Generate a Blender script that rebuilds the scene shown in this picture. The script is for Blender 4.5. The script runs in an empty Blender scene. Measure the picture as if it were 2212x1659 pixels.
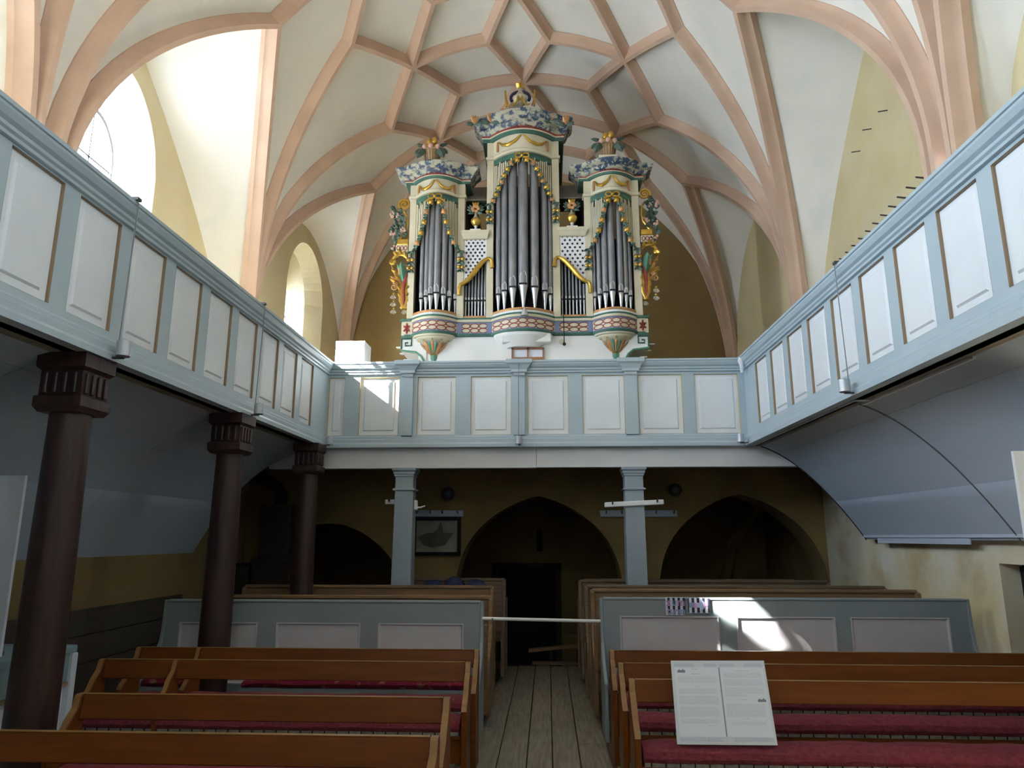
import bpy, bmesh, math, random
import numpy as np
from mathutils import Vector, Matrix
from math import sin, cos, pi, sqrt, asin

random.seed(7)
SC = bpy.context.scene
COL = SC.collection

# ------------------------------------------------------------------ camera
# metres; X across the nave (right +), Y down the nave towards the organ, Z up; eye 1.6 m above the aisle
FPX, EYE = 1534.0, 1.6
_d = np.array([1183 - 1106, 829.5 - 1161, -FPX]); _d /= np.linalg.norm(_d)
_ex = np.array([1.0, 0.010, 0.0]); _ex[2] = -(_ex[0]*_d[0] + _ex[1]*_d[1]) / _d[2]; _ex /= np.linalg.norm(_ex)
_ez = np.cross(_ex, _d)
RW = np.stack([_ex, _d, _ez], 1)            # world -> camera


def un(x, y, X=None, Y=None, Z=None):
    """world point where the sight line of a measured image point meets the plane X=, Y= or Z="""
    w = RW.T @ np.array([(x - 1106) / FPX, -(y - 829.5) / FPX, -1.0])
    if X is not None: t = X / w[0]
    elif Y is not None: t = Y / w[1]
    else: t = (Z - EYE) / w[2]
    return (t*w[0], t*w[1], EYE + t*w[2])


cam = bpy.data.cameras.new('camera')
cam.sensor_fit = 'HORIZONTAL'; cam.sensor_width = 36.0; cam.lens = 36.0 * FPX / 2212
cam.clip_start = 0.05; cam.clip_end = 200
camo = bpy.data.objects.new('camera', cam); COL.objects.link(camo)
Rm = RW.T
camo.matrix_world = Matrix(((Rm[0][0], Rm[0][1], Rm[0][2], 0), (Rm[1][0], Rm[1][1], Rm[1][2], 0),
                            (Rm[2][0], Rm[2][1], Rm[2][2], EYE), (0, 0, 0, 1)))
SC.camera = camo

# ------------------------------------------------------------------ sky, sun, exposure
SKY, SUN_E = 24.0, 260.0
SUN_DIR = Vector((1.0, 0.50, -0.75)).normalized()
wd = bpy.data.worlds.new('sky'); SC.world = wd; wd.use_nodes = True
bg = wd.node_tree.nodes['Background']
bg.inputs[0].default_value = (0.70, 0.84, 1.0, 1); bg.inputs[1].default_value = SKY
sl = bpy.data.lights.new('sun', 'SUN'); sl.energy = SUN_E; sl.angle = math.radians(0.55); sl.color = (1.0, 0.96, 0.88)
so = bpy.data.objects.new('sun', sl); COL.objects.link(so)
so.rotation_euler = SUN_DIR.to_track_quat('-Z', 'Y').to_euler(); so.location = (-14, 0, 14)
SC.view_settings.view_transform = 'Standard'; SC.view_settings.look = 'None'
SC.view_settings.gamma = 1.0; SC.view_settings.exposure = 0.52
SC.view_settings.use_curve_mapping = False
SC.cycles.max_bounces = 10; SC.cycles.diffuse_bounces = 6; SC.cycles.glossy_bounces = 3
SC.cycles.transparent_max_bounces = 8; SC.cycles.caustics_reflective = False; SC.cycles.caustics_refractive = False


def portal(c, w, h, normal):
    """sampling portal in a window opening: adds no light of its own"""
    l = bpy.data.lights.new('window_portal', 'AREA'); l.shape = 'RECTANGLE'; l.size = w; l.size_y = h
    l.cycles.is_portal = True
    o = bpy.data.objects.new('window_portal', l); COL.objects.link(o)
    o.location = c
    z = -Vector(normal).normalized(); y = Vector((0, 0, 1)); x = y.cross(z)
    o.matrix_world = Matrix.Translation(c) @ Matrix((x, y, z)).transposed().to_4x4()


# ------------------------------------------------------------------ helpers
class MB:
    def __init__(s, T=None): s.v = []; s.f = []; s.T = T

    def add(s, vs, fs):
        b = len(s.v)
        if s.T: vs = [s.T(*p) for p in vs]
        s.v += [tuple(map(float, p)) for p in vs]; s.f += [tuple(i + b for i in f) for f in fs]
        return s

    def box(s, x0, x1, y0, y1, z0, z1):
        return s.add([(x0, y0, z0), (x1, y0, z0), (x1, y1, z0), (x0, y1, z0), (x0, y0, z1), (x1, y0, z1), (x1, y1, z1), (x0, y1, z1)],
                     [(0, 3, 2, 1), (4, 5, 6, 7), (0, 1, 5, 4), (1, 2, 6, 5), (2, 3, 7, 6), (3, 0, 4, 7)])

    def hexa(s, p):
        return s.add(p, [(0, 3, 2, 1), (4, 5, 6, 7), (0, 1, 5, 4), (1, 2, 6, 5), (2, 3, 7, 6), (3, 0, 4, 7)])

    def grid(s, rows, closed=False):
        n = len(rows[0]); b = []
        for i in range(len(rows) - 1):
            for j in range(n if closed else n - 1):
                k = (j + 1) % n
                b.append((i*n + j, i*n + k, (i+1)*n + k, (i+1)*n + j))
        return s.add([p for r in rows for p in r], b)

    def prism(s, poly, a0, a1, m):
        """extrude a 2-D polygon; m(u, v, a) -> point"""
        n = len(poly)
        vs = [m(u, v, a0) for u, v in poly] + [m(u, v, a1) for u, v in poly]
        fs = [tuple(range(n))[::-1], tuple(range(n, 2*n))] + [(i, (i+1) % n, n + (i+1) % n, n + i) for i in range(n)]
        return s.add(vs, fs)

    def lathe(s, prof, c, n=16, axis='z', a0=0.0, a1=2*pi):
        full = abs(a1 - a0 - 2*pi) < 1e-6
        rows = []
        for r, z in prof:
            row = []
            for i in range(n if full else n + 1):
                a = a0 + (a1 - a0) * i / n
                if axis == 'z': row.append((c[0] + r*cos(a), c[1] + r*sin(a), c[2] + z))
                elif axis == 'y': row.append((c[0] + r*cos(a), c[1] + z, c[2] + r*sin(a)))
                else: row.append((c[0] + z, c[1] + r*cos(a), c[2] + r*sin(a)))
            rows.append(row)
        b0 = len(s.v)
        s.grid(rows, closed=full)
        if full:
            m = len(rows[0])
            s.f.append(tuple(b0 + i for i in range(m))[::-1]); s.f.append(tuple(b0 + (len(rows)-1)*m + i for i in range(m)))
        return s

    def tube(s, path, r, n=8):
        P = [Vector(p) for p in path]; rows = []
        rs = r if isinstance(r, (list, tuple)) else [r]*len(P)
        up = None
        for i, p in enumerate(P):
            t = (P[min(i+1, len(P)-1)] - P[max(i-1, 0)])
            if t.length < 1e-9: t = Vector((0, 0, 1))
            t.normalize()
            if up is None: up = Vector((0, 0, 1)) if abs(t.z) < .9 else Vector((0, 1, 0))
            x = t.cross(up); x.normalize(); up = x.cross(t); up.normalize()
            rows.append([tuple(p + (x*cos(2*pi*k/n) + up*sin(2*pi*k/n))*rs[i]) for k in range(n)])
        b0 = len(s.v); s.grid(rows, closed=True)
        s.f.append(tuple(b0 + i for i in range(n))[::-1]); s.f.append(tuple(b0 + (len(rows)-1)*n + i for i in range(n)))
        return s

    def sweep(s, prof, path, side, nor, cap=True):
        """open/closed section (u along side, v along normal) swept along path with given frames"""
        rows = []
        for p, a, b in zip(path, side, nor):
            p, a, b = Vector(p), Vector(a), Vector(b)
            rows.append([tuple(p + a*u + b*v) for u, v in prof])
        b0 = len(s.v); n = len(prof); s.grid(rows, closed=True)
        if cap:
            s.f.append(tuple(b0 + i for i in range(n))[::-1]); s.f.append(tuple(b0 + (len(rows)-1)*n + i for i in range(n)))
        return s

    def ball(s, c, r, nu=10, nv=6, rot=None):
        if not isinstance(r, (list, tuple)): r = (r, r, r)
        rows = []
        for j in range(nv + 1):
            ph = -pi/2 + pi*j/nv
            row = []
            for i in range(nu):
                q = Vector((r[0]*cos(ph)*cos(2*pi*i/nu), r[1]*cos(ph)*sin(2*pi*i/nu), r[2]*sin(ph)))
                if rot is not None: q = rot @ q
                row.append((c[0] + q.x, c[1] + q.y, c[2] + q.z))
            rows.append(row)
        return s.grid(rows, closed=True)

    def leaf(s, base, tip, w, nrm=(0, -1, 0), bulge=.25):
        b, t, n = Vector(base), Vector(tip), Vector(nrm).normalized()
        d = t - b; sd = d.cross(n); sd.normalize(); L = d.length
        def P(f, u, h): return tuple(b + d*f + sd*(u*w) + n*(h*w))
        vs = [P(0, 0, 0), P(.35, -.5, 0), P(.35, 0, bulge*2), P(.35, .5, 0), P(.75, -.35, bulge), P(.75, 0, bulge*2.4), P(.75, .35, bulge), P(1, 0, bulge), P(.5, 0, -.15)]
        return s.add(vs, [(0, 2, 1), (0, 3, 2), (1, 2, 5, 4), (2, 3, 6, 5), (4, 5, 7), (5, 6, 7), (0, 1, 8), (0, 8, 3), (1, 4, 8), (4, 7, 8), (8, 7, 6), (8, 6, 3)])

    def build(s, name, m, parent=None, smooth=False, bevel=0, kind=None, label=None, clean=True):
        me = bpy.data.meshes.new(name); me.from_pydata(s.v, [], s.f)
        if clean:
            bm = bmesh.new(); bm.from_mesh(me)
            bmesh.ops.remove_doubles(bm, verts=bm.verts, dist=1e-5)
            bmesh.ops.recalc_face_normals(bm, faces=bm.faces); bm.to_mesh(me); bm.free()
        me.update()
        if smooth:
            me.shade_smooth()
            try: me.set_sharp_from_angle(angle=math.radians(38))
            except Exception: pass
        o = bpy.data.objects.new(name, me); COL.objects.link(o)
        if m is not None: me.materials.append(m)
        if parent is not None:
            o.parent = parent; o.matrix_parent_inverse = wmat(parent).inverted()
        if bevel:
            b = o.modifiers.new('edge', 'BEVEL'); b.width = bevel; b.segments = 1; b.limit_method = 'ANGLE'; b.angle_limit = math.radians(40)
        if kind: o['kind'] = kind
        if label: o['label'] = label
        return o


def wmat(o):
    M = o.matrix_basis.copy()
    if o.parent: M = wmat(o.parent) @ o.matrix_parent_inverse @ M
    return M


def tag(o, label, cat, group=None):
    o['label'] = label; o['category'] = cat
    if group: o['group'] = group
    return o


def thing(name, label, cat, loc, group=None):
    o = bpy.data.objects.new(name, None); COL.objects.link(o); o.location = loc; o.empty_display_size = .1
    return tag(o, label, cat, group)


def struct(name, loc=(0, 0, 0)):
    o = bpy.data.objects.new(name, None); COL.objects.link(o); o.location = loc; o['kind'] = 'structure'
    return o


# ------------------------------------------------------------------ materials
def mat(name, col, rough=.75, col2=None, scale=3.0, amt=.5, stretch=(1, 1, 1), bump=0, bscale=None, metal=0.0, spec=.4,
        col3=None, scale3=1.0, lo3=.45, hi3=.65, detail=5, lo=.35, hi=.65):
    m = bpy.data.materials.new(name); m.use_nodes = True
    nt = m.node_tree; N, L = nt.nodes, nt.links
    b = N['Principled BSDF']; b.inputs['Roughness'].default_value = rough; b.inputs['Metallic'].default_value = metal
    b.inputs['Specular IOR Level'].default_value = spec
    b.inputs['Base Color'].default_value = (*col, 1)
    if col2 is None and not bump: return m
    tc = N.new('ShaderNodeTexCoord'); mp = N.new('ShaderNodeMapping'); mp.inputs['Scale'].default_value = stretch
    L.new(tc.outputs['Object'], mp.inputs['Vector'])
    if col2 is not None:
        nz = N.new('ShaderNodeTexNoise'); nz.inputs['Scale'].default_value = scale; nz.inputs['Detail'].default_value = detail
        L.new(mp.outputs['Vector'], nz.inputs['Vector'])
        cr = N.new('ShaderNodeValToRGB'); cr.color_ramp.elements[0].position = lo; cr.color_ramp.elements[1].position = hi
        cr.color_ramp.elements[0].color = (*col, 1)
        cr.color_ramp.elements[1].color = (*[c*(1-amt) + d*amt for c, d in zip(col, col2)], 1)
        L.new(nz.outputs['Fac'], cr.inputs['Fac']); out = cr.outputs['Color']
        if col3 is not None:
            n3 = N.new('ShaderNodeTexNoise'); n3.inputs['Scale'].default_value = scale3; n3.inputs['Detail'].default_value = 6
            L.new(tc.outputs['Object'], n3.inputs['Vector'])
            r3 = N.new('ShaderNodeValToRGB'); r3.color_ramp.elements[0].position = lo3; r3.color_ramp.elements[1].position = hi3
            L.new(n3.outputs['Fac'], r3.inputs['Fac'])
            mx = N.new('ShaderNodeMix'); mx.data_type = 'RGBA'
            L.new(r3.outputs['Color'], mx.inputs[0]); L.new(out, mx.inputs[6]); mx.inputs[7].default_value = (*col3, 1)
            out = mx.outputs[2]
        L.new(out, b.inputs['Base Color'])
    if bump:
        nb = N.new('ShaderNodeTexNoise'); nb.inputs['Scale'].default_value = bscale or scale*3; nb.inputs['Detail'].default_value = 6
        L.new(mp.outputs['Vector'], nb.inputs['Vector'])
        bp = N.new('ShaderNodeBump'); bp.inputs['Strength'].default_value = bump; bp.inputs['Distance'].default_value = .02
        L.new(nb.outputs['Fac'], bp.inputs['Height']); L.new(bp.outputs['Normal'], b.inputs['Normal'])
    return m


M = dict(
    vault=mat('vault_plaster', (.80, .775, .715), .9, (.73, .70, .635), .9, .8, bump=.25, bscale=5, col3=(.70, .685, .645), scale3=2.2, lo3=.5, hi3=.8),
    rib=mat('rib_limewash', (.58, .41, .31), .85, (.49, .335, .25), 2.2, .8, bump=.2, bscale=9),
    wallback=mat('shaded_ochre', (.35, .255, .115), .9, (.29, .205, .09), 1.1, .9, bump=.3, bscale=6),  # ochre wall colour darkened to carry the shade at the loft end
    wall=mat('ochre_limewash', (.64, .545, .33), .9, (.57, .47, .27), 1.1, .9, bump=.3, bscale=6, col3=(.63, .57, .41), scale3=1.7, lo3=.5, hi3=.8),
    wall_low=mat('peeling_limewash', (.66, .555, .33), .9, (.74, .70, .60), 1.6, .9, bump=.3, bscale=6, col3=(.52, .40, .23), scale3=2.3, lo3=.5, hi3=.72),
    wall_dim=mat('dimmed_ochre', (.27, .185, .072), .92, (.18, .12, .05), 1.2, .9, bump=.3, bscale=6),  # ochre wall colour darkened to carry the dimness under the galleries
    blue=mat('grey_blue_paint', (.43, .515, .565), .38, (.395, .48, .535), 2.0, .9, (1, 1, 1), bump=.05, bscale=25),
    pewblue=mat('shaded_grey_pew_paint', (.255, .29, .305), .45, (.225, .265, .285), 2.0, .9, bump=.05, bscale=25), pewwhite=mat('shaded_pew_panel_paint', (.52, .51, .53), .45, (.47, .465, .49), 2.5, .8),  # greyer pew paints, darkened further to put in the shade low down
    post=mat('grey_post_paint', (.33, .385, .43), .42, (.29, .345, .395), 2.0, .9),
    white=mat('white_panel_paint', (.76, .79, .82), .42, (.70, .735, .77), 2.5, .8, bump=.04, bscale=20),
    edge=mat('ochre_edge_paint', (.27, .185, .115), .5),
    gold_edge=mat('gold_line_paint', (.50, .34, .09), .45),
    soffit=mat('blue_grey_boards', (.47, .535, .635), .55, (.40, .465, .565), 1.2, .9, (1, .25, 1), bump=.06, bscale=14),
    beam=mat('white_board', (.70, .70, .70), .6, (.60, .60, .62), 1.5, .7),
    dkwood=mat('dark_column_wood', (.017, .009, .008), .45, (.05, .018, .013), 6, .8, (6, 6, .6), bump=.15, bscale=8, col3=(.04, .02, .017), scale3=1.4),
    bench=mat('orange_varnish', (.150, .042, .006), .42, (.112, .030, .004), 5, .9, (.5, 6, 6), bump=.04, spec=.22),
    bench_edge=mat('worn_lit_bench_edge', (.27, .145, .045), .4, (.19, .09, .025), 7, .8),  # paler for wear and for the light caught on the edges
    red=mat('red_cushion_cloth', (.165, .020, .032), .95, (.245, .045, .062), 40, .6, bump=.6, bscale=120),
    redpat=mat('patterned_red_cushion', (.23, .014, .040), .95, (.42, .24, .12), 16, .55, bump=.5, bscale=90, lo=.58, hi=.66),
    under=mat('cushion_canvas', (.23, .21, .17), .95, (.12, .11, .09), 30, .8),
    raw=mat('raw_pine', (.25, .15, .075), .6, (.18, .105, .05), 4, .9, (.4, 8, 8), bump=.08),
    rawdk=mat('old_pine', (.20, .14, .088), .7, (.125, .085, .05), 4, .9, (.4, 8, 8), bump=.1),
    plank=mat('scrubbed_floorboards', (.28, .245, .185), .7, (.16, .14, .105), 5, .9, (9, .7, 9), bump=.2, bscale=6),
    stone=mat('dark_floor', (.12, .105, .085), .9, (.07, .06, .05), 3, .8),
    cream=mat('cream_organ_paint', (.66, .61, .47), .5, (.57, .52, .38), 3, .8),
    cwhite=mat('white_organ_base', (.80, .80, .79), .5, (.72, .73, .73), 2, .8),
    green=mat('green_organ_paint', (.055, .145, .105), .45, (.04, .10, .085), 8, .8),
    greenlt=mat('light_green_paint', (.10, .24, .165), .5),
    gold=mat('gilding', (.62, .40, .085), .32, (.46, .27, .05), 14, .8, metal=.75, spec=.5),
    goldred=mat('worn_gilding', (.55, .30, .12), .45, (.42, .20, .10), 12, .8, metal=.3),
    redp=mat('carmine_paint', (.26, .045, .04), .55),
    bluep=mat('violet_blue_paint', (.17, .21, .36), .55),
    tin=mat('organ_tin', (.30, .31, .34), .42, (.22, .23, .26), 9, .8, (1, 1, .5), metal=.75, spec=.5),
    tinlt=mat('bright_organ_tin', (.58, .60, .63), .28, (.42, .44, .47), 8, .8, metal=.85, spec=.5),
    black=mat('soot_black', (.008, .008, .009), .9),
    dark=mat('dark_interior_wood', (.03, .024, .022), .85, (.05, .035, .03), 4, .8),
    marble=mat('blue_marbling', (.40, .385, .285), .5, (.03, .055, .11), 10, 1.0, (1, 1, 1.6), detail=4, lo=.43, hi=.55, col3=(.40, .40, .33), scale3=24, lo3=.54, hi3=.62),
    wains=mat('dark_wainscot', (.075, .06, .047), .7, (.05, .04, .033), 4, .8, (8, .5, 8)),
    shade=mat('olive_shade_ground', (.17, .18, .13), .6, (.11, .12, .09), 6, .8),
    iron=mat('grey_iron', (.10, .10, .11), .5, metal=.6),
    zinc=mat('zinc_cup', (.50, .52, .55), .4, (.40, .42, .45), 12, .7, metal=.5),
    cable=mat('pale_cable', (.22, .23, .25), .6),
    whitemt=mat('white_lacquer', (.78, .79, .80), .35),
    paper=mat('laminated_paper', (.70, .74, .82), .3),
    board=mat('poster_board', (.60, .65, .70), .5),
    ink=mat('grey_ink', (.20, .22, .28), .7), inklt=mat('pale_print', (.52, .56, .66), .6), navy=mat('navy_ink', (.025, .02, .06), .6),
    pinkp=mat('pink_print', (.48, .30, .52), .6), bluepr=mat('blue_print', (.27, .38, .58), .6),
    brown=mat('brown_window_frame', (.30, .13, .06), .5),
    pic=mat('brown_engraving', (.30, .27, .21), .5, (.17, .155, .12), 5, .9), picdk=mat('engraved_hill', (.085, .08, .065), .5, (.05, .048, .04), 8, .8),
    bag=mat('dark_blue_cloth', (.035, .045, .13), .8, (.02, .025, .07), 10, .8, bump=.4),
    pink=mat('faded_rose_paint', (.55, .33, .27), .6), leafdk=mat('grey_green_leaf', (.085, .13, .10), .6, (.05, .085, .07), 12, .8),
    wicker=mat('carved_basket', (.36, .25, .14), .6, (.25, .16, .08), 25, .8),
    paleleaf=mat('pale_carved_petals', (.42, .37, .29), .6),
    lead=mat('window_lead', (.10, .10, .11), .6),
    stall=mat('pale_stall_paint', (.66, .69, .76), .5, (.60, .63, .70), 2, .8), teal=mat('teal_stall_paint', (.22, .32, .34), .5),
)


def glass_mat():
    m = bpy.data.materials.new('window_glass'); m.use_nodes = True
    N, L = m.node_tree.nodes, m.node_tree.links
    for n in list(N):
        if n.type == 'BSDF_PRINCIPLED': N.remove(n)
    t = N.new('ShaderNodeBsdfTransparent'); t.inputs[0].default_value = (.93, .96, .97, 1)
    g = N.new('ShaderNodeBsdfGlossy'); g.inputs['Roughness'].default_value = .08
    f = N.new('ShaderNodeFresnel'); f.inputs[0].default_value = 1.45
    x = N.new('ShaderNodeMixShader')
    L.new(f.outputs[0], x.inputs[0]); L.new(t.outputs[0], x.inputs[1]); L.new(g.outputs[0], x.inputs[2])
    L.new(x.outputs[0], N['Material Output'].inputs['Surface'])
    return m


M['glass'] = glass_mat()

# ------------------------------------------------------------------ net vault (ceiling)
A_, ZS, H_ = 3.75, 4.55, 4.3
SPY = [-3.33, 0.95, 5.20, 9.12, 13.27]
BAYS = [(-3.33, .95, -1.2), (.95, 5.0, 2.9), (5.42, 9.12, 7.07), (9.12, 13.27, 11.12)]   # lunette start, end, crown
REC_L, REC_R = [.1, .40, .42, .02], [.02, .28, .28, .02]                                  # depth of the wall behind the springers
XG0 = 2.73
xc = lambda y: -.28 + .041*(y - 11.15)
zbar = lambda xl: ZS + H_*sqrt(max(0, 1 - (xl/A_)**2))
SV = lambda xl, y: (xc(y) + xl, y, zbar(xl))


def vpar(b, y):
    a, e, m = BAYS[b]
    return (y - m)/(m - a) if y < m else (y - m)/(e - m)


def bay_of(y):
    for i, (a, e, m) in enumerate(BAYS):
        if a <= y <= e: return i
    return None


def xg(y):
    b = bay_of(y)
    return A_ if b is None else XG0 + (A_ - XG0)*abs(vpar(b, y))


def zwall(b, v):
    v = min(1, abs(v))
    return (ZS + .1 + 2.35*(1 - v)**.72 if b in (1, 2) else ZS + .1 + 2.12*(1 - v**2)**.8) if v < 1 else ZS


YS = sorted(set([round(a + (e - a)*i/28, 4) for a, e, m in BAYS for i in range(29)] + [5.2] + [m for a, e, m in BAYS]))
ceil = struct('ceiling')
mb = MB()
rows = []
for y in YS:
    t = asin(min(1, xg(y)/A_))
    rows.append([SV(A_*sin(-t + 2*t*j/56), y) for j in range(57)])
mb.grid(rows)
for b, (a, e, m) in enumerate(BAYS):
    ys = [y for y in YS if a <= y <= e]
    for s, rec in ((-1, REC_L[b]), (1, REC_R[b])):
        rows = []
        for y in ys:
            g = xg(y); zg = zbar(g); v = vpar(b, y); zw = min(zwall(b, v), zg + .05)
            rows.append([(xc(y) + s*(g + (A_ + rec - g)*j/8), y, zg + (zw - zg)*j/8 + .10*sin(pi*j/8)*(1 - abs(v))) for j in range(9)])
        mb.grid(rows)
mb.build('vault_web', M['vault'], ceil, smooth=True)

RIB = [(-.088, .05), (-.088, -.014), (-.066, -.028), (-.050, -.066), (-.041, -.105), (-.030, -.140), (.030, -.140), (.041, -.105), (.050, -.066), (.066, -.028), (.088, -.014), (.088, .05)]


def rib(Aq, Bq, foot=False, n=10):
    """rib between two nets nodes (local x, y) on the barrel; foot: runs down the pier below the springing"""
    t1, t2 = asin(max(-1, min(1, Aq[0]/A_))), asin(max(-1, min(1, Bq[0]/A_)))
    P, S, Nn = [], [], []
    for i in range(n + 1):
        th = t1 + (t2 - t1)*i/n; xl = A_*sin(th)
        q = (xl - Aq[0])/(Bq[0] - Aq[0]) if abs(Bq[0] - Aq[0]) > 1e-6 else i/n
        y = Aq[1] + (Bq[1] - Aq[1])*q
        P.append(Vector(SV(xl, y)))
        Nn.append(Vector((sin(th)/A_, 0, cos(th)/H_)).normalized())
    if foot:
        for z in (4.2, 3.6, 2.7):
            P.append(Vector((P[n].x, P[n].y, z))); Nn.append(Nn[n].copy())
    for i in range(len(P)):
        d = (P[min(i+1, len(P)-1)] - P[max(i-1, 0)]).normalized()
        sd = d.cross(Nn[i]).normalized(); Nn[i] = sd.cross(d).normalized(); S.append(sd)
    MB().sweep(RIB, P, S, Nn).build('rib', M['rib'], ceil, smooth=True)


BX, DX, FX_, MX, HX, PX = .47, 1.60, 1.08, 2.18, 1.58, 2.72
for k in (1, 2, 3, 4):
    Yk = SPY[k]
    for s in (-1, 1):
        rib((s*BX, Yk), (s*DX, Yk))
MID = [-1.2, 2.9, 7.07, 11.12]
for k in range(1, 4):
    rows_ = []
    if k >= 1: rows_.append((SPY[k], MID[k-1], (SPY[k] + MID[k-1])/2))
    rows_.append((SPY[k], MID[k], (SPY[k] + MID[k])/2))
    for (ys, ym, yq) in rows_:
        for s in (-1, 1):
            rib((0, yq), (s*BX, ys)); rib((0, yq), (s*.45, ym)); rib((0, yq), (s*FX_, yq))
            rib((s*FX_, yq), (s*DX, ys)); rib((s*FX_, yq), (s*HX, ym))
            rib((s*MX, yq), (s*DX, ys)); rib((s*MX, yq), (s*HX, ym))
            off = (.12 if ym > ys else -.12) if k == 2 else 0
            rib((s*MX, yq), (s*A_, ys + off), True, 16)
            off = (.24 if ym > ys else -.2) if k == 2 else 0
            rib((s*PX, ym), (s*A_, ys + off), True, 16)
    for s in (-1, 1):
        rib((s*HX, MID[k]), (s*.45, MID[k])); rib((s*HX, MID[k]), (s*PX, MID[k]))
# last half bay against the end wall
yq = (MID[3] + SPY[4])/2
for s in (-1, 1):
    rib((0, yq), (s*BX, SPY[4])); rib((0, yq), (s*.45, MID[3])); rib((0, yq), (s*FX_, yq))
    rib((s*FX_, yq), (s*DX, SPY[4])); rib((s*FX_, yq), (s*HX, MID[3]))
    rib((s*MX, yq), (s*DX, SPY[4])); rib((s*MX, yq), (s*HX, MID[3])); rib((s*MX, yq), (s*A_, SPY[4] - .1), True, 16)
    rib((s*PX, MID[3]), (s*A_, SPY[4] - .16), True, 16)

# ------------------------------------------------------------------ walls
wl, wr = struct('wall_left'), struct('wall_right')
ZG = 2.60                                       # gallery floor level
# windows of the left wall: bay, opening y0..y1, springing, rise, sill, splay depth, glass y0..y1, glass rise, bars
WIN = {0: (-2.5, .1, 5.3, .85, 3.3, .40, -2.2, -.2), 1: (2.35, 3.6, 5.75, .95, 3.3, .35, 2.50, 3.45),
       2: (5.95, 7.50, 5.75, .98, 3.3, .30, 6.40, 7.20), 3: (10.45, 12.05, 5.65, .85, 3.15, .50, 11.22, 11.74)}
WINR = {0: (-2.1, -.3, 5.3, .8, 4.2, .3, -1.8, -.6), 1: (2.4, 3.5, 5.5, .85, 5.0, .3, 2.7, 3.2)}  # unseen right-wall windows, added to light the parapet across the nave


def arch_top(y, y0, y1, zs, rise):
    u = (y - (y0 + y1)/2)/((y1 - y0)/2)
    return zs + rise*(1 - abs(u)**2.1)**.62 if abs(u) < 1 else zs


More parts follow.
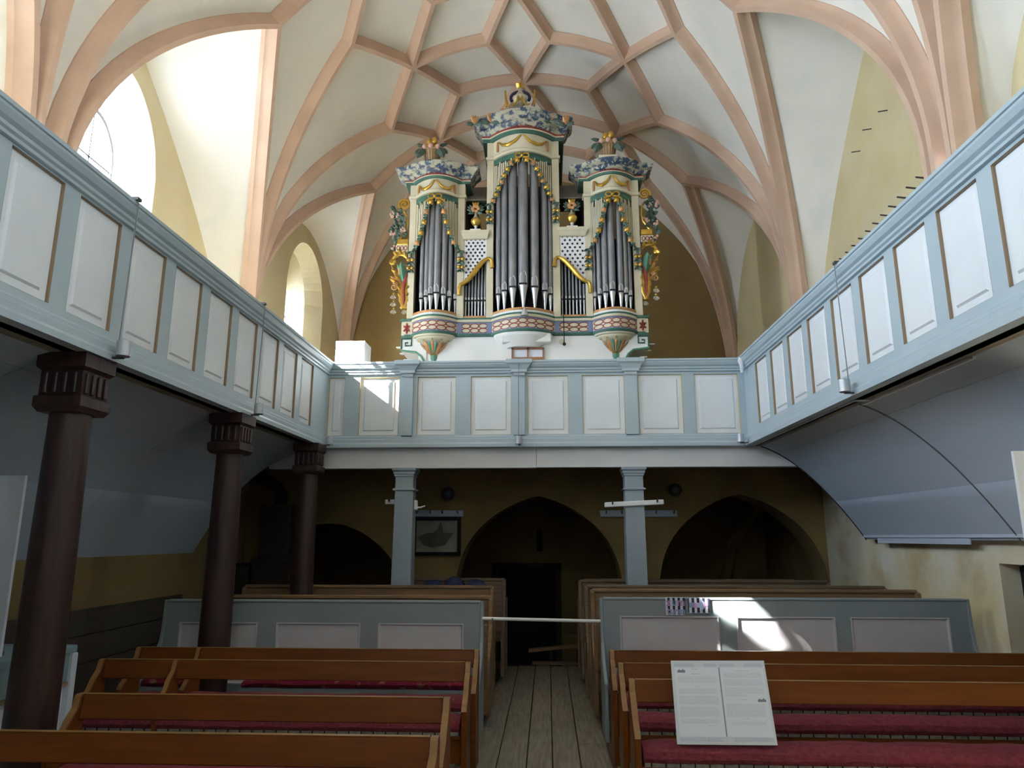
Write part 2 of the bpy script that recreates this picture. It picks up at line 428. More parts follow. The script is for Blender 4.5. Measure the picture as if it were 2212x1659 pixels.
wn = 0
for s, root, RECS in ((-1, wl, REC_L), (1, wr, REC_R)):
    w = MB()
    for b, (a, e, m) in enumerate(BAYS):
        rec = RECS[b]; X = lambda y, d=0: xc(y) + s*(A_ + rec + d)
        ys = [y for y in YS if a <= y <= e]
        op = (WIN if s < 0 else WINR).get(b)
        if op:
            y0, y1 = op[0], op[1]
            ys = sorted(set([y for y in ys if not (y0 < y < y1)] + [y0 + (y1 - y0)*i/24 for i in range(25)]))
        zt = lambda y: min(zwall(b, vpar(b, y)), zbar(xg(y)) + .05) + .06
        for ya, yb in zip(ys[:-1], ys[1:]):
            if op and ya >= y0 - 1e-6 and yb <= y1 + 1e-6:
                za, zb = arch_top(ya, *op[:4]), arch_top(yb, *op[:4])
                w.add([(X(ya), ya, za), (X(yb), yb, zb), (X(yb), yb, max(zb, zt(yb))), (X(ya), ya, max(za, zt(ya)))], [(0, 1, 2, 3)])
                w.add([(X(ya), ya, ZG), (X(yb), yb, ZG), (X(yb), yb, op[4]), (X(ya), ya, op[4])], [(0, 1, 2, 3)])
            else:
                w.add([(X(ya), ya, ZG), (X(yb), yb, ZG), (X(yb), yb, zt(yb)), (X(ya), ya, zt(ya))], [(0, 1, 2, 3)])
        # pier returns beside the recess
        for yy in (a, e):
            w.add([(xc(yy) + s*A_, yy, ZG), (xc(yy) + s*(A_ + rec), yy, ZG), (xc(yy) + s*(A_ + rec), yy, ZS), (xc(yy) + s*A_, yy, ZS)], [(0, 1, 2, 3)])
        if op:
            y0, y1, zs_, rise, sill, dep, g0, g1 = op
            def loop(ya, yb, zs2, r2, sl, d):
                pts = [(X(ya, d), ya, sl)] + [(X(yy, d), yy, arch_top(yy, ya, yb, zs2, r2)) for yy in [ya + (yb - ya)*i/24 for i in range(25)]] + [(X(yb, d), yb, sl)]
                return pts
            gr = rise*(g1 - g0)/(y1 - y0)*.9; gz = zs_ + .05
            rv = MB()
            if b == 3:
                hm = (y0*.35 + g0*.65, y1*.35 + g1*.65)
                L0, L1_, L2_ = loop(y0, y1, zs_, rise, sill, 0), loop(y0 + .1, y1 - .22, zs_, rise - .14, sill + .02, dep*.5), loop(g0, g1, gz - .05, gr, sill + .05, dep)
                rv.grid([L0, L1_, L2_], closed=True)
            else:
                L0, L2_ = loop(y0, y1, zs_, rise, sill, 0), loop(g0, g1, gz, gr, sill + .05, dep)
                rv.grid([L0, L2_], closed=True)
            rv.build('window_reveal', M['vault'] if b < 3 else M['wall'], root, smooth=(b < 3))
            # the window itself
            wn += 1
            wi = struct('window_%d' % wn, (X((g0+g1)/2, dep), (g0+g1)/2, sill))
            fr = MB(); out = loop(g0, g1, gz, gr, sill + .05, dep + .01); cy, cz = (g0+g1)/2, (sill + gz)/2
            inn = [(p[0], cy + (p[1]-cy)*.90, cz + (p[2]-cz)*.965) for p in out]
            o2 = [(p[0] + s*.05, p[1], p[2]) for p in out]; i2 = [(p[0] + s*.05, p[1], p[2]) for p in inn]
            fr.grid([inn, out, o2, i2, inn], closed=True)
            fr.build('window_frame', M['lead'], wi)
            zt_ = gz + gr
            for k in range(1, 6):
                zz = sill + .05 + (zt_ - sill - .05)*k/6.3
                MB().box(min(X(cy, dep + .05), X(cy, dep + .02)), max(X(cy, dep + .05), X(cy, dep + .02)), g0 + .02, g1 - .02, zz - .008, zz + .008).build('glazing_bar', M['lead'], wi)
            MB().box(min(X(cy, dep + .05), X(cy, dep + .02)), max(X(cy, dep + .05), X(cy, dep + .02)), cy - .008, cy + .008, sill + .06, zt_ - .02).build('glazing_bar', M['lead'], wi)
            for half in (0, 1):
                for k in range(6):
                    z0, z1 = sill + .05 + (zt_ - sill - .05)*k/6.3, sill + .05 + (zt_ - sill - .05)*(k + 1)/6.3
                    ya_, yb_ = (g0, cy) if half == 0 else (cy, g1)
                    q = [ya_ + (yb_ - ya_)*i/6 for i in range(7)]
                    pn = MB(); xx = X(cy, dep + .035)
                    if k == 5: z1 = 99
                    pn.grid([[(xx, yy, min(z0, arch_top(yy, g0, g1, gz, gr))) for yy in q], [(xx, yy, min(z1, arch_top(yy, g0, g1, gz, gr))) for yy in q]])
                    pn.build('pane', M['glass'], wi, clean=False)
            portal((X(cy, dep + .09), cy, (sill + zt_)/2), g1 - g0 + .1, zt_ - sill + .1, (-s, 0, 0))
    w.build('upper_wall', M['wall'], root, smooth=False)

# lower aisle walls
lw = MB()
lw.box(-4.6, -4.0, -3.4, 9.45, -1.2, ZG + .1)
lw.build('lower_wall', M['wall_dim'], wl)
rw_ = MB()
D0, D1, DZ = 4.95, 5.95, 1.40
rw_.box(3.55, 4.1, D1, 9.45, -1.2, ZG + .1).box(3.55, 4.1, -3.4, D0, -1.2, ZG + .1).box(3.55, 4.1, D0, D1, DZ, ZG + .1)
rw_.build('lower_wall', M['wall_low'], wr)
dn = struct('door_1', (3.9, (D0 + D1)/2, 0))
MB().box(3.72, 3.78, D0, D1, -.1, DZ).build('door_leaf', M['black'], dn)
for k in range(5):
    MB().box(3.69, 3.72, D0 + .02 + k*.195, D0 + .2 + k*.195, 0, DZ - .02).build('plank', M['black'], dn)

# end wall of the loft
wb = struct('wall_back')
mb = MB()
top = [SV(A_*sin(-pi/2 + pi*j/40), 13.27) for j in range(41)]
for p, q in zip(top[:-1], top[1:]):
    mb.add([(p[0], 13.27, ZS - .01), (q[0], 13.27, ZS - .01), (q[0], 13.27, q[2] + .02), (p[0], 13.27, p[2] + .02)], [(0, 1, 2, 3)])
mb.box(-4.8, 4.3, 13.271, 13.5, ZG - .2, ZS)
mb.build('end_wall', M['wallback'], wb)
# wall behind the photographer with tall chancel windows
wf = struct('wall_front')
mb = MB(); yF = -3.33; FW = []; FZ0, FZ1 = 4.0, 6.4
cols = sorted(set([-5.0, 4.4] + [x for f in FW for x in f] + [x for x in np.linspace(-5, 4.4, 41).round(3) if not any(a < x < b for a, b in FW)]))
for xa, xb in zip(cols[:-1], cols[1:]):
    if any(a - 1e-6 <= xa and xb <= b + 1e-6 for a, b in FW):
        mb.box(xa, xb, yF - .3, yF, FZ1, 9.2); mb.box(xa, xb, yF - .3, yF, -.2, FZ0)
    else: mb.box(xa, xb, yF - .3, yF, -.2, 9.2)
mb.build('chancel_wall', M['vault'], wf)
for a, b in FW:
    wn += 1
    wi = struct('window_%d' % wn, ((a+b)/2, yF, FZ0))
    for k in range(6):
        z0 = FZ0 + (FZ1 - FZ0)*k/6
        MB().box(a, b, yF - .17, yF - .13, z0 - .02, z0 + .02).build('glazing_bar', M['lead'], wi)
        MB().add([(a, yF - .15, z0), (b, yF - .15, z0), (b, yF - .15, z0 + (FZ1 - FZ0)/6), (a, yF - .15, z0 + (FZ1 - FZ0)/6)], [(0, 1, 2, 3)]).build('pane', M['glass'], wi)
    portal(((a+b)/2, yF - .22, (FZ0 + FZ1)/2), b - a, FZ1 - FZ0, (0, 1, 0))

# arcade wall under the loft, with three pointed openings
wm = struct('wall_middle')
ARC = [(-4.0, -1.72, lambda x: .55 + 1.23*(1 - abs((x + 2.9)/1.18)**2.0)**.62 if abs((x + 2.9)/1.18) < 1 else .55),
       (-1.21, .97, None), (1.40, 3.56, None)]


def pointed(x, a, b, z0, za):
    m = (a + b)/2; u = abs(x - m)/((b - a)/2)
    return z0 + (za - z0)*(1 - u**1.3)**.28 if u < 1 else z0


mb = MB(); yA, yA2 = 9.45, 10.0
sof = MB()
xs = sorted(set([-4.6, 4.1] + [round((a + b)/2 - (b - a)/2*cos(pi*i/44), 5) for a, b, f in ARC for i in range(45)]))
def az(x):
    if ARC[0][0] <= x <= ARC[0][1]: return ARC[0][2](x)
    if ARC[1][0] <= x <= ARC[1][1]: return pointed(x, -1.21, .97, .45, 2.13)
    return pointed(x, 1.40, 3.56, .45, 2.15)
for xa, xb in zip(xs[:-1], xs[1:]):
    m = (xa + xb)/2
    if any(a <= m <= b for a, b, f in ARC):
        za, zb = az(xa), az(xb)
        mb.hexa([(xa, yA, za), (xb, yA, zb), (xb, yA2, zb), (xa, yA2, za), (xa, yA, ZG + .1), (xb, yA, ZG + .1), (xb, yA2, ZG + .1), (xa, yA2, ZG + .1)])
    else: mb.box(xa, xb, yA, yA2, -1.2, ZG + .1)
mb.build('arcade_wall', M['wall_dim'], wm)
# dark room behind the arcade: side walls, end wall with the tower doorway
mb = MB().box(-4.6, -4.2, 9.9, 12.7, -1.2, ZG).box(3.7, 4.1, 9.9, 12.7, -1.2, ZG)
DX0, DX1, DTZ = -.87, .13, 1.08
mb.box(-4.6, DX0, 12.6, 12.9, -1.2, ZG).box(DX1, 4.1, 12.6, 12.9, -1.2, ZG)
mb.box(DX0, -.19, 12.6, 12.9, DTZ, ZG).box(-.09, DX1, 12.6, 12.9, DTZ, ZG).box(-.19, -.09, 12.6, 12.9, DTZ, 1.37).box(-.19, -.09, 12.6, 12.9, 1.73, ZG)
mb.box(-1.2, .6, 13.2, 13.3, -1.4, ZG).box(-1.3, -1.2, 12.9, 13.3, -1.4, ZG).box(.6, .7, 12.9, 13.3, -1.4, ZG)
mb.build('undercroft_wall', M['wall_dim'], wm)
MB().box(-1.1, .5, 13.14, 13.19, -1.2, ZG - .3).build('undercroft_backing', M['black'], wm)
for xr in (1.75, 2.9):
    MB().tube([(xr, 12.5, -.5), (xr, 12.45, .6), (xr + .15, 12.2, 1.5), (xr + .5, 11.5, 2.2), (xr + .9, 10.6, 2.5)], .09, 6).build('undercroft_rib', M['wall_dim'], wm, smooth=True)
dn = struct('door_2', ((DX0 + DX1)/2, 12.6, -.7))
MB().box(DX0 - .09, DX0, 12.52, 12.62, -.7, DTZ + .09).build('door_jamb', M['dark'], dn)
MB().box(DX1, DX1 + .09, 12.52, 12.62, -.7, DTZ + .09).build('door_jamb', M['dark'], dn)
MB().box(DX0 - .09, DX1 + .09, 12.52, 12.62, DTZ, DTZ + .09).build('door_lintel', M['dark'], dn)

# ------------------------------------------------------------------ floors
fl = struct('floor')
MB().box(-4.6, 4.1, -3.4, 9.62, -.6, -.04).build('subfloor', M['stone'], fl)
MB().box(-4.6, 4.1, 9.62, 13.4, -1.4, -.55).build('undercroft_floor', M['stone'], fl)
random.seed(3)
xp = [-.60, -.385, -.17, .02, .225, .455]
for i in range(5):
    y = -2.5 + random.uniform(-.8, 0)
    while y < 9.62:
        L = random.uniform(2.6, 4.2); y2 = min(9.62, y + L)
        if y2 > 9.0: y2 = 9.60 + random.uniform(-.02, .03)
        dz = random.uniform(-.006, .004)
        MB().box(xp[i] + .004, xp[i+1] - .004, y + .003, y2 - .003, -.035, dz).build('plank', M['plank'], fl, bevel=.004)
        y = y2 if y2 < 9.4 else 99
for s, a, b in ((-1, -4.0, -.62), (1, .475, 3.55)):
    for k in range(16):
        y = 1.5 + k*.5
        if y < 9.4: MB().box(a + .03, b - .03, y, min(y + .495, 9.45), -.03, .075).build('platform_board', M['plank'], fl)
    kx = b if s < 0 else a
    MB().box(kx - .022, kx + .022, 1.5, 9.45, -.03, .085).build('platform_kerb', M['rawdk'], fl, bevel=.004)

# gallery decks (closed underneath by the soffits)
gd = struct('floor_gallery')
MB().box(-5.0, -2.58, -3.3, 13.2, ZG + .0, ZG + .12).box(2.28, 4.2, -3.3, 13.2, ZG + .0, ZG + .12).build('gallery_deck', M['plank'], gd)
MB().box(-2.58, 2.28, 8.06, 13.2, ZG + .0, ZG + .12).box(-5.0, -2.58, 9.3, 13.2, ZG + .12, ZG + .13).box(2.28, 4.2, 9.3, 13.2, ZG + .12, ZG + .13).build('loft_deck', M['stone'], gd)
MB().box(-4.6, 4.1, 8.1, 9.46, ZG - .05, ZG).box(-4.6, 4.1, 9.9, 13.2, ZG - .05, ZG).build('deck_underside', M['dark'], gd)

# ------------------------------------------------------------------ gallery parapets
PZ0, PZ1 = 2.62, 3.64
CORN = [(0, 3.455), (.035, 3.46), (.035, 3.485), (.055, 3.50), (.055, 3.525), (.085, 3.545), (.11, 3.585), (.11, 3.605), (.125, 3.61), (.125, 3.64), (-.10, 3.64), (-.10, 3.455)]
CORN = [(v*.64 if v > 0 else v, 3.455 + (z - 3.455)*.757) for v, z in CORN]
BASE = [(0, 2.735), (.018, 2.72), (.018, 2.70), (.03, 2.69), (.03, 2.655), (.045, 2.635), (.045, 2.60), (-.10, 2.60), (-.10, 2.735)]


def parapet(label, T, u0, u1, panels, z0, z1, root_loc, edge, mitre=(0, 0), pil=()):
    """T(u, v, w): u along the parapet, v out towards the nave, w up"""
    rt = thing('gallery_parapet', label, 'parapet', root_loc, 'panelled parapets of the three galleries')
    fr = MB(T)
    ps = sorted(panels); prev = u0
    for a, b in ps:
        fr.box(prev, a, -.05, 0, 2.735, 3.455); fr.box(a, b, -.05, 0, 2.735, z0); fr.box(a, b, -.05, 0, z1, 3.455); prev = b
    fr.box(prev, u1, -.05, 0, 2.735, 3.455)
    fr.build('framing', M['blue'], rt)
    for nm, pr in (('cornice', CORN), ('base_moulding', BASE)):
        c = MB(T); c.add([(u0 + mitre[0]*v, v, w) for v, w in pr] + [(u1 - mitre[1]*v, v, w) for v, w in pr],
                         [tuple(range(len(pr)))] + [tuple(range(len(pr), 2*len(pr)))] + [(i, (i+1) % len(pr), len(pr) + (i+1) % len(pr), len(pr) + i) for i in range(len(pr))])
        c.build(nm, M['blue'], rt)
    for a, b in ps:
        p = MB(T); v0, v1 = -.020, -.009; e = .050; e2 = .062
        p.grid([[(a, v0, z0), (b, v0, z0), (b, v0, z1), (a, v0, z1)],
                [(a + e, v0, z0 + e), (b - e, v0, z0 + e), (b - e, v0, z1 - e), (a + e, v0, z1 - e)],
                [(a + e2, v1, z0 + e2), (b - e2, v1, z0 + e2), (b - e2, v1, z1 - e2), (a + e2, v1, z1 - e2)]], closed=True)
        p.add([(a + e2, v1, z0 + e2), (b - e2, v1, z0 + e2), (b - e2, v1, z1 - e2), (a + e2, v1, z1 - e2)], [(0, 1, 2, 3)])
        p.add([(a, -.045, z0), (b, -.045, z0), (b, -.045, z1), (a, -.045, z1)], [(0, 1, 2, 3)])
        po = p.build('panel', M['white'], rt)
        g = MB(T); t = .003
        g.grid([[(a, .001, z0), (b, .001, z0), (b, .001, z1), (a, .001, z1)],
                [(a + t, -.006, z0 + t), (b - t, -.006, z0 + t), (b - t, -.006, z1 - t), (a + t, -.006, z1 - t)],
                [(a + t, -.020, z0 + t), (b - t, -.020, z0 + t), (b - t, -.020, z1 - t), (a + t, -.020, z1 - t)]], closed=True)
        g.build('panel_edging', edge, po)
    for a, b in pil:
        q = MB(T).box(a, b, 0, .035, 2.735, 3.42).build('pilaster', M['blue'], rt)
        cap = MB(T); x = .045
        cap.add([(a - .02 - k, 0, w) for k, w in ((0, 3.42), (0, 3.46), (x, 3.52), (x + .02, 3.61), (x + .03, 3.645))], [])
        rows = []
        for k, vv, w in ((.0, .05, 3.42), (.0, .05, 3.45), (.025, .07, 3.46), (.025, .07, 3.49), (.06, .09, 3.54), (.085, .11, 3.56), (.085, .11, 3.604)):
            rows.append([(a - k, -.02, w), (a - k, vv, w), (b + k, vv, w), (b + k, -.02, w)])
        cp = MB(T); cp.grid(rows, closed=True); cp.add(rows[-1], [(0, 1, 2, 3)]); cp.build('pilaster_cap', M['blue'], q)
    return rt


LP = [(2.97 + .5155*i - (.515*4), 2.97 + .5155*i - (.515*4) + .385) for i in range(14)]
RP = [(3.51 + .522*i - .522*4, 3.51 + .522*i - .522*4 + .395) for i in range(13)]
LP = [p for p in LP if p[1] < 7.95]; RP = [p for p in RP if p[1] < 7.95]
XLP, XRP, YBP = -2.55, 2.25, 8.0
parapet('grey-blue panelled gallery parapet along the window side of the nave, above the dark columns', lambda u, v, w: (XLP + v, u, w), -1.5, 8.0, LP, 2.775, 3.445, (XLP, 4, 2.62), M['edge'], (0, 1))
parapet('grey-blue panelled gallery parapet opposite the windows, below the row of wall pegs', lambda u, v, w: (XRP - v, u, w), -1.5, 8.0, RP, 2.785, 3.435, (XRP, 4, 2.62), M['edge'], (0, 1))
BP = [(-2.53, -2.345), (-2.165, -1.705), (-1.49, -1.045), (-.87, -.405), (-.215, .25), (.41, .89), (1.05, 1.545), (1.68, 2.175)]
parapet('grey-blue panelled parapet with three pilasters across the organ loft', lambda u, v, w: (u, YBP - v, w), -2.57, 2.27, BP, 2.745, 3.425, (-.15, YBP, 2.62), M['gold_edge'], (1, 1),
        [(-1.665, -1.54), (-.375, -.245), (.895, 1.035)])

# white fascia beam below the loft parapet
tb = thing('fascia_beam', 'long white boarded beam below the organ loft parapet, resting on grey posts', 'beam', (-.2, 8.1, 2.37))
def lcz(x):   # left soffit height
    t = (-2.6 - x)/(-2.6 + 4.0); return 2.63 - .30*t - .9*max(0, t)**2.6
def rcz(x):
    t = (x - 2.3)/1.15; return 2.63 - .22*t - .83*max(0, t)**1.9
bx = [-3.45, -3.2, -2.9, -2.6, -.12]
mbm = MB().box(-3.2, -.122, 8.06, 8.20, 2.372, 2.60); mbm.build('beam_board', M['beam'], tb)
MB().box(-.118, 2.88, 8.06, 8.20, 2.376, 2.60).build('beam_board', M['beam'], tb)


# coved soffits below the side galleries
def cove(label, X0, X1, fz, side, seams, z_end, nm):
    rt = thing('gallery_soffit', label, 'soffit', (X0, 4, 2.6))
    N = 16; t = .03
    for ya, yb in zip(seams[:-1], seams[1:]):
        for k in range(4):
            f0, f1 = k/4 + (.0012 if k else 0), (k + 1)/4 - (.0012 if k < 3 else 0)
            inner = [(X0 + (X1 - X0)*(f0 + (f1 - f0)*i/5), fz(X0 + (X1 - X0)*(f0 + (f1 - f0)*i/5))) for i in range(6)]
            m = MB(); rows = []
            for y in (ya + .003, yb - .003): rows.append([(x, y, z) for x, z in inner] + [(x, y, z + t) for x, z in inner[::-1]])
            m.grid(rows, closed=True); n = len(rows[0])
            m.add(rows[0], [tuple(range(n))]); m.add(rows[1], [tuple(range(n))])
            m.build('soffit_board', M['soffit'], rt, smooth=True)
    return rt, [(X0 + (X1 - X0)*i/N, fz(X0 + (X1 - X0)*i/N)) for i in range(N + 1)]


lrt, lprof = cove('shadowed blue-grey boarded cove under the gallery behind the dark columns', XLP - .05, -4.0, lcz, -1, [-1.5, 1.8, 3.75, 5.75, 8.05], 1.42, 'l')
rrt, rprof = cove('pale blue-grey boarded cove under the gallery above the peeling wall', XRP + .05, 3.45, rcz, 1, [-1.5, 2.0, 5.48, 8.05], 1.59, 'r')
MB().tube([(x, 5.48, z - .004) for x, z in rprof], .006, 6).build('seam_batten', M['iron'], rrt, smooth=True)
MB().tube([(x, 8.055, z - .002) for x, z in rprof[1:]], .008, 6).build('end_bead', M['dark'], rrt, smooth=True)
MB().box(3.43, 3.445, 6.1, 7.75, 1.545, 1.595).build('edge_batten', M['soffit'], rrt)
MB().box(3.42, 3.549, -1.5, 8.05, 1.60, 1.63).build('edge_ledge', M['soffit'], rrt)
dct = thing('lit_edge_trim', 'thin white lit-edge duct along the lower edge of the gallery above the peeling wall', 'trim', (2.3, 5.5, 2.6))
MB().box(2.285, 2.30, 5.3, 7.98, 2.592, 2.612).build('trim_strip', M['whitemt'], dct)  # white strip stands in for the lit underside edge of the gallery
MB().box(2.40, 2.42, 4.0, 5.45, 2.585, 2.607).build('trim_strip', M['whitemt'], dct)
MB().box(2.30, 2.40, 5.30, 5.32, 2.59, 2.61).build('trim_strip', M['whitemt'], dct)

# ------------------------------------------------------------------ columns and posts
CL = ['dark brown wooden column nearest to the white board, tallest in view', 'dark brown wooden column rising through the bench with the patterned cushion', 'dark brown wooden column at the corner under the organ loft beam']
for k, (cx, cy, lb) in enumerate(((-2.66, 3.80, CL[0]), (-2.62, 5.75, CL[1]), (-2.60, 7.66, CL[2]))):
    t = thing('wooden_column', lb, 'column', (cx, cy, .08), 'dark columns under the gallery')
    zc = 2.30
    MB().lathe([(.124, .0), (.124, .06), (.122, .10), (.121, .6), (.114, 1.5), (.104, zc - .08)], (cx, cy, .08), 20).build('shaft', M['dkwood'], t, smooth=True)
    MB().lathe([(.155, 0), (.155, .10), (.14, .14), (.125, .16)], (cx, cy, .08), 20).build('base_ring', M['dkwood'], t, smooth=True)
    cp = MB(); h = .135
    rows = [[(cx - q, cy - q, z), (cx + q, cy - q, z), (cx + q, cy + q, z), (cx - q, cy + q, z)] for q, z in ((.115, zc - .03), (h, zc), (h, zc + .055), (h - .016, zc + .062), (h - .016, 2.50), (h + .004, 2.52), (h + .004, 2.60))]
    cp.grid(rows, closed=True); cp.add(rows[0], [(0, 1, 2, 3)]); cp.add(rows[-1], [(0, 1, 2, 3)])
    co = cp.build('capital', M['dkwood'], t)
    fl_ = MB()
    for fx, fy in ((0, -1), (1, 0)):
        for j in (-1.5, -.5, .5, 1.5):
            o = j*.055
            q = h - .012
            if fx == 0: fl_.box(cx + o - .012, cx + o + .012, cy - q - .012, cy - q + .01, zc + .07, 2.49)
            else: fl_.box(cx + q - .01, cx + q + .012, cy + o - .012, cy + o + .012, zc + .07, 2.49)
    fl_.build('fluting_rib', M['dkwood'], co, bevel=.006)

for px, lb in ((-1.62, 'grey painted square post on the side of the framed picture'), (.97, 'grey painted square post with a pegged hook rail nailed across it')):
    t = thing('gallery_post', lb, 'post', (px, 8.13, .08), 'grey posts under the organ loft')
    cy = 8.14
    def ring(q, z): return [(px - q, cy - q, z), (px + q, cy - q, z), (px + q, cy + q, z), (px - q, cy + q, z)]
    m = MB(); R_ = [ring(.118, .08), ring(.102, 2.29)]; m.grid(R_, closed=True); m.add(R_[0], [(0, 1, 2, 3)]); m.add(R_[1], [(0, 1, 2, 3)]); m.build('shaft', M['post'], t, bevel=.006)
    m = MB(); R_ = [ring(q, z) for q, z in ((.10, 2.27), (.112, 2.28), (.112, 2.30), (.122, 2.305), (.122, 2.33), (.138, 2.345), (.138, 2.372))]
    m.grid(R_, closed=True); m.add(R_[-1], [(0, 1, 2, 3)]); m.add(R_[0], [(0, 1, 2, 3)]); m.build('capital', M['post'], t)
    m = MB(); R_ = [ring(q, z) for q, z in ((.105, 2.115), (.125, 2.122), (.125, 2.135), (.105, 2.145))]; m.grid(R_, closed=True); m.build('neck_ring', M['post'], t)


def hook_rail(label, x0, x1, y, z0, z1, h, hooks, m, slope=0, r=.012):
    t = thing('hook_rail', label, 'rail', ((x0 + x1)/2, y, z0))
    b = MB().hexa([(x0, y - .012, z0), (x1, y - .012, z0 + slope), (x1, y + .012, z0 + slope), (x0, y + .012, z0), (x0, y - .012, z0 + h), (x1, y - .012, z0 + h + slope), (x1, y + .012, z0 + h + slope), (x0, y + .012, z0 + h)])
    b.build('rail_board', m, t, bevel=.008)
    for f in hooks:
        x = x0 + (x1 - x0)*f; z = z0 + slope*f + h*.5
        MB().tube([(x, y - .01, z + .02), (x, y - .05, z + .0), (x, y - .075, z + .015), (x, y - .08, z + .04)], r*.6, 6).build('hook', M['iron'], t, smooth=True)
    return t


hook_rail('short white hook rail nailed across the grey post, slightly tilted', *[un(1306, 1094, Y=8.01)[0], un(1434, 1082, Y=8.01)[0]], 8.015, un(1306, 1096, Y=8.01)[2], 0, .055, (.13, .88), M['whitemt'], .03)
hook_rail('white hook rail stub sticking out from behind the grey post by the picture', -1.88, -1.60, 8.262, 1.975, 0, .055, (.2,), M['whitemt'], .0)
hook_rail('long dim grey hook rail on the wall behind the post with the tilted rail', .68, 1.68, 9.425, 1.86, 0, .085, (.08, .28, .5, .72, .95), M['soffit'], .0)
hook_rail('dim grey hook rail on the wall right above the framed picture', -1.82, -1.10, 9.425, 1.865, 0, .085, (.15, .4, .62, .9), M['soffit'], .0)
t = thing('white_bracket', 'small white curved bracket arm on the side of the grey post by the picture', 'bracket', (-1.5, 8.1, 1.9))
px_, pz_ = un(900, 1092, Y=8.1)[0], un(900, 1092, Y=8.1)[2]
MB().box(px_ - .03, px_ + .01, 8.07, 8.14, pz_ - .05, pz_ + .06).build('bracket_plate', M['whitemt'], t, bevel=.01)
MB().tube([(px_, 8.1, pz_ - .02), (px_ + .05, 8.09, pz_ - .022), (px_ + .10, 8.08, pz_ - .005)], [.012, .010, .006], 6).build('bracket_arm', M['whitemt'], t, smooth=True)

# wall spheres, picture
for x, z, lb in ((-1.30, 2.16, 'dim grey globe wall lamp on the arcade wall above the framed picture'), (1.65, 2.20, 'dim grey globe wall lamp on the arcade wall above the pointed opening')):
    t = thing('globe_lamp', lb, 'lamp', (x, 9.44, z), 'globe lamps on the arcade wall')
    MB().lathe([(.05, 0), (.05, -.03), (.03, -.05)], (x, 9.445, z), 14, 'y').build('lamp_base', M['iron'], t, smooth=True)
    MB().ball((x, 9.34, z), .085, 16, 10).build('globe', M['iron'], t, smooth=True)
t = thing('framed_picture', 'framed brown picture of a hill with a tower, black frame, on the arcade wall', 'picture', (-1.44, 9.44, 1.37))
x0, x1, z0, z1 = -1.76, -1.13, 1.37, 1.86
for a in ((x0, x1, z0, z0 + .045), (x0, x1, z1 - .045, z1), (x0, x0 + .045, z0 + .045, z1 - .045), (x1 - .045, x1, z0 + .045, z1 - .045)):
    MB().box(a[0], a[1], 9.395, 9.44, a[2], a[3]).build('frame_bar', M['black'], t)
MB().box(x0 + .04, x1 - .04, 9.42, 9.44, z0 + .04, z1 - .04).build('picture_sheet', M['pic'], t)
hill = [(-1.70, 1.60), (-1.58, 1.655), (-1.50, 1.66), (-1.44, 1.70), (-1.425, 1.74), (-1.41, 1.785), (-1.395, 1.80), (-1.38, 1.76), (-1.365, 1.72), (-1.36, 1.665), (-1.30, 1.66), (-1.22, 1.655), (-1.27, 1.59), (-1.34, 1.50), (-1.50, 1.47), (-1.62, 1.50)]
MB().prism(hill, 9.4185, 9.4195, lambda u, v, a: (u, a, v)).build('printed_hill', M['picdk'], t)

# ------------------------------------------------------------------ small cup lights with cables on the parapets
def cup(x, y, z, lb, dx, dy, r=.040, tall=True):
    t = thing('cup_light', lb, 'lamp', (x, y, z), 'zinc cup lights on the parapets')
    MB().lathe([(r*.92, -.045), (r, -.043), (r, .045), (r*.9, .047), (r*.88, -.03)], (x, y, z), 16).build('cup', M['zinc'], t, smooth=True)
    MB().box(min(x, x + dx), max(x, x + dx) + (.02 if dx == 0 else 0), min(y, y + dy), max(y, y + dy) + (.02 if dy == 0 else 0), z - .055, z - .045).build('cup_bracket', M['iron'], t)
    if tall:
        nx, ny = (-1 if dx > 0 else 1) if dx else 0, (-1 if dy > 0 else 1) if dy else 0
        bx_, by_ = x + dx, y + dy
        p = [(x + dx*.3, y + dy*.3, z + .03), (bx_ + nx*.095, by_ + ny*.095, 3.57), (bx_ + nx*.085, by_ + ny*.085, 3.603), (bx_ - nx*.04, by_ - ny*.04, 3.603)]
        MB().tube(p, .0042, 6).build('cable', M['cable'], t, smooth=True)
        MB().box(bx_ + nx*.08 - .02, bx_ + nx*.08 + .02, by_ + ny*.08 - .02, by_ + ny*.08 + .02, 3.595, 3.612).build('cable_clip', M['iron'], t)
    return t


o = .11
cup(XLP + o, 3.86, 2.665, 'zinc cup light under the window-side parapet, beside the capital of the tallest column', -o, 0)
cup(XLP + o, 5.83, 2.665, 'zinc cup light under the window-side parapet, beside the capital of the second column', -o, 0)
cup(XLP + o, 7.84, 2.665, 'zinc cup light in the corner of window-side and loft parapets', -o, 0, tall=False)
cup(XRP - o, 5.10, 2.665, 'zinc cup light under the parapet opposite the windows, at mid length', o, 0)
cup(XRP - o - .02, 7.84, 2.665, 'zinc cup light in the corner of loft parapet and peg-side parapet', o, 0, tall=False)
cup(-.315, YBP - o, 2.665, 'zinc cup light under the middle pilaster of the loft parapet', 0, o)
t = thing('rolled_cloth', 'small white cloth tied at the corner of the parapet cornice', 'cloth', (2.2, 7.9, 3.5))
MB().tube([un(1601, 770, Y=7.86), un(1600, 780, Y=7.84), un(1602, 790, Y=7.84), un(1603, 805, Y=7.85)], [.02, .035, .022, .018], 8).build('cloth_roll', M['whitemt'], t, smooth=True)

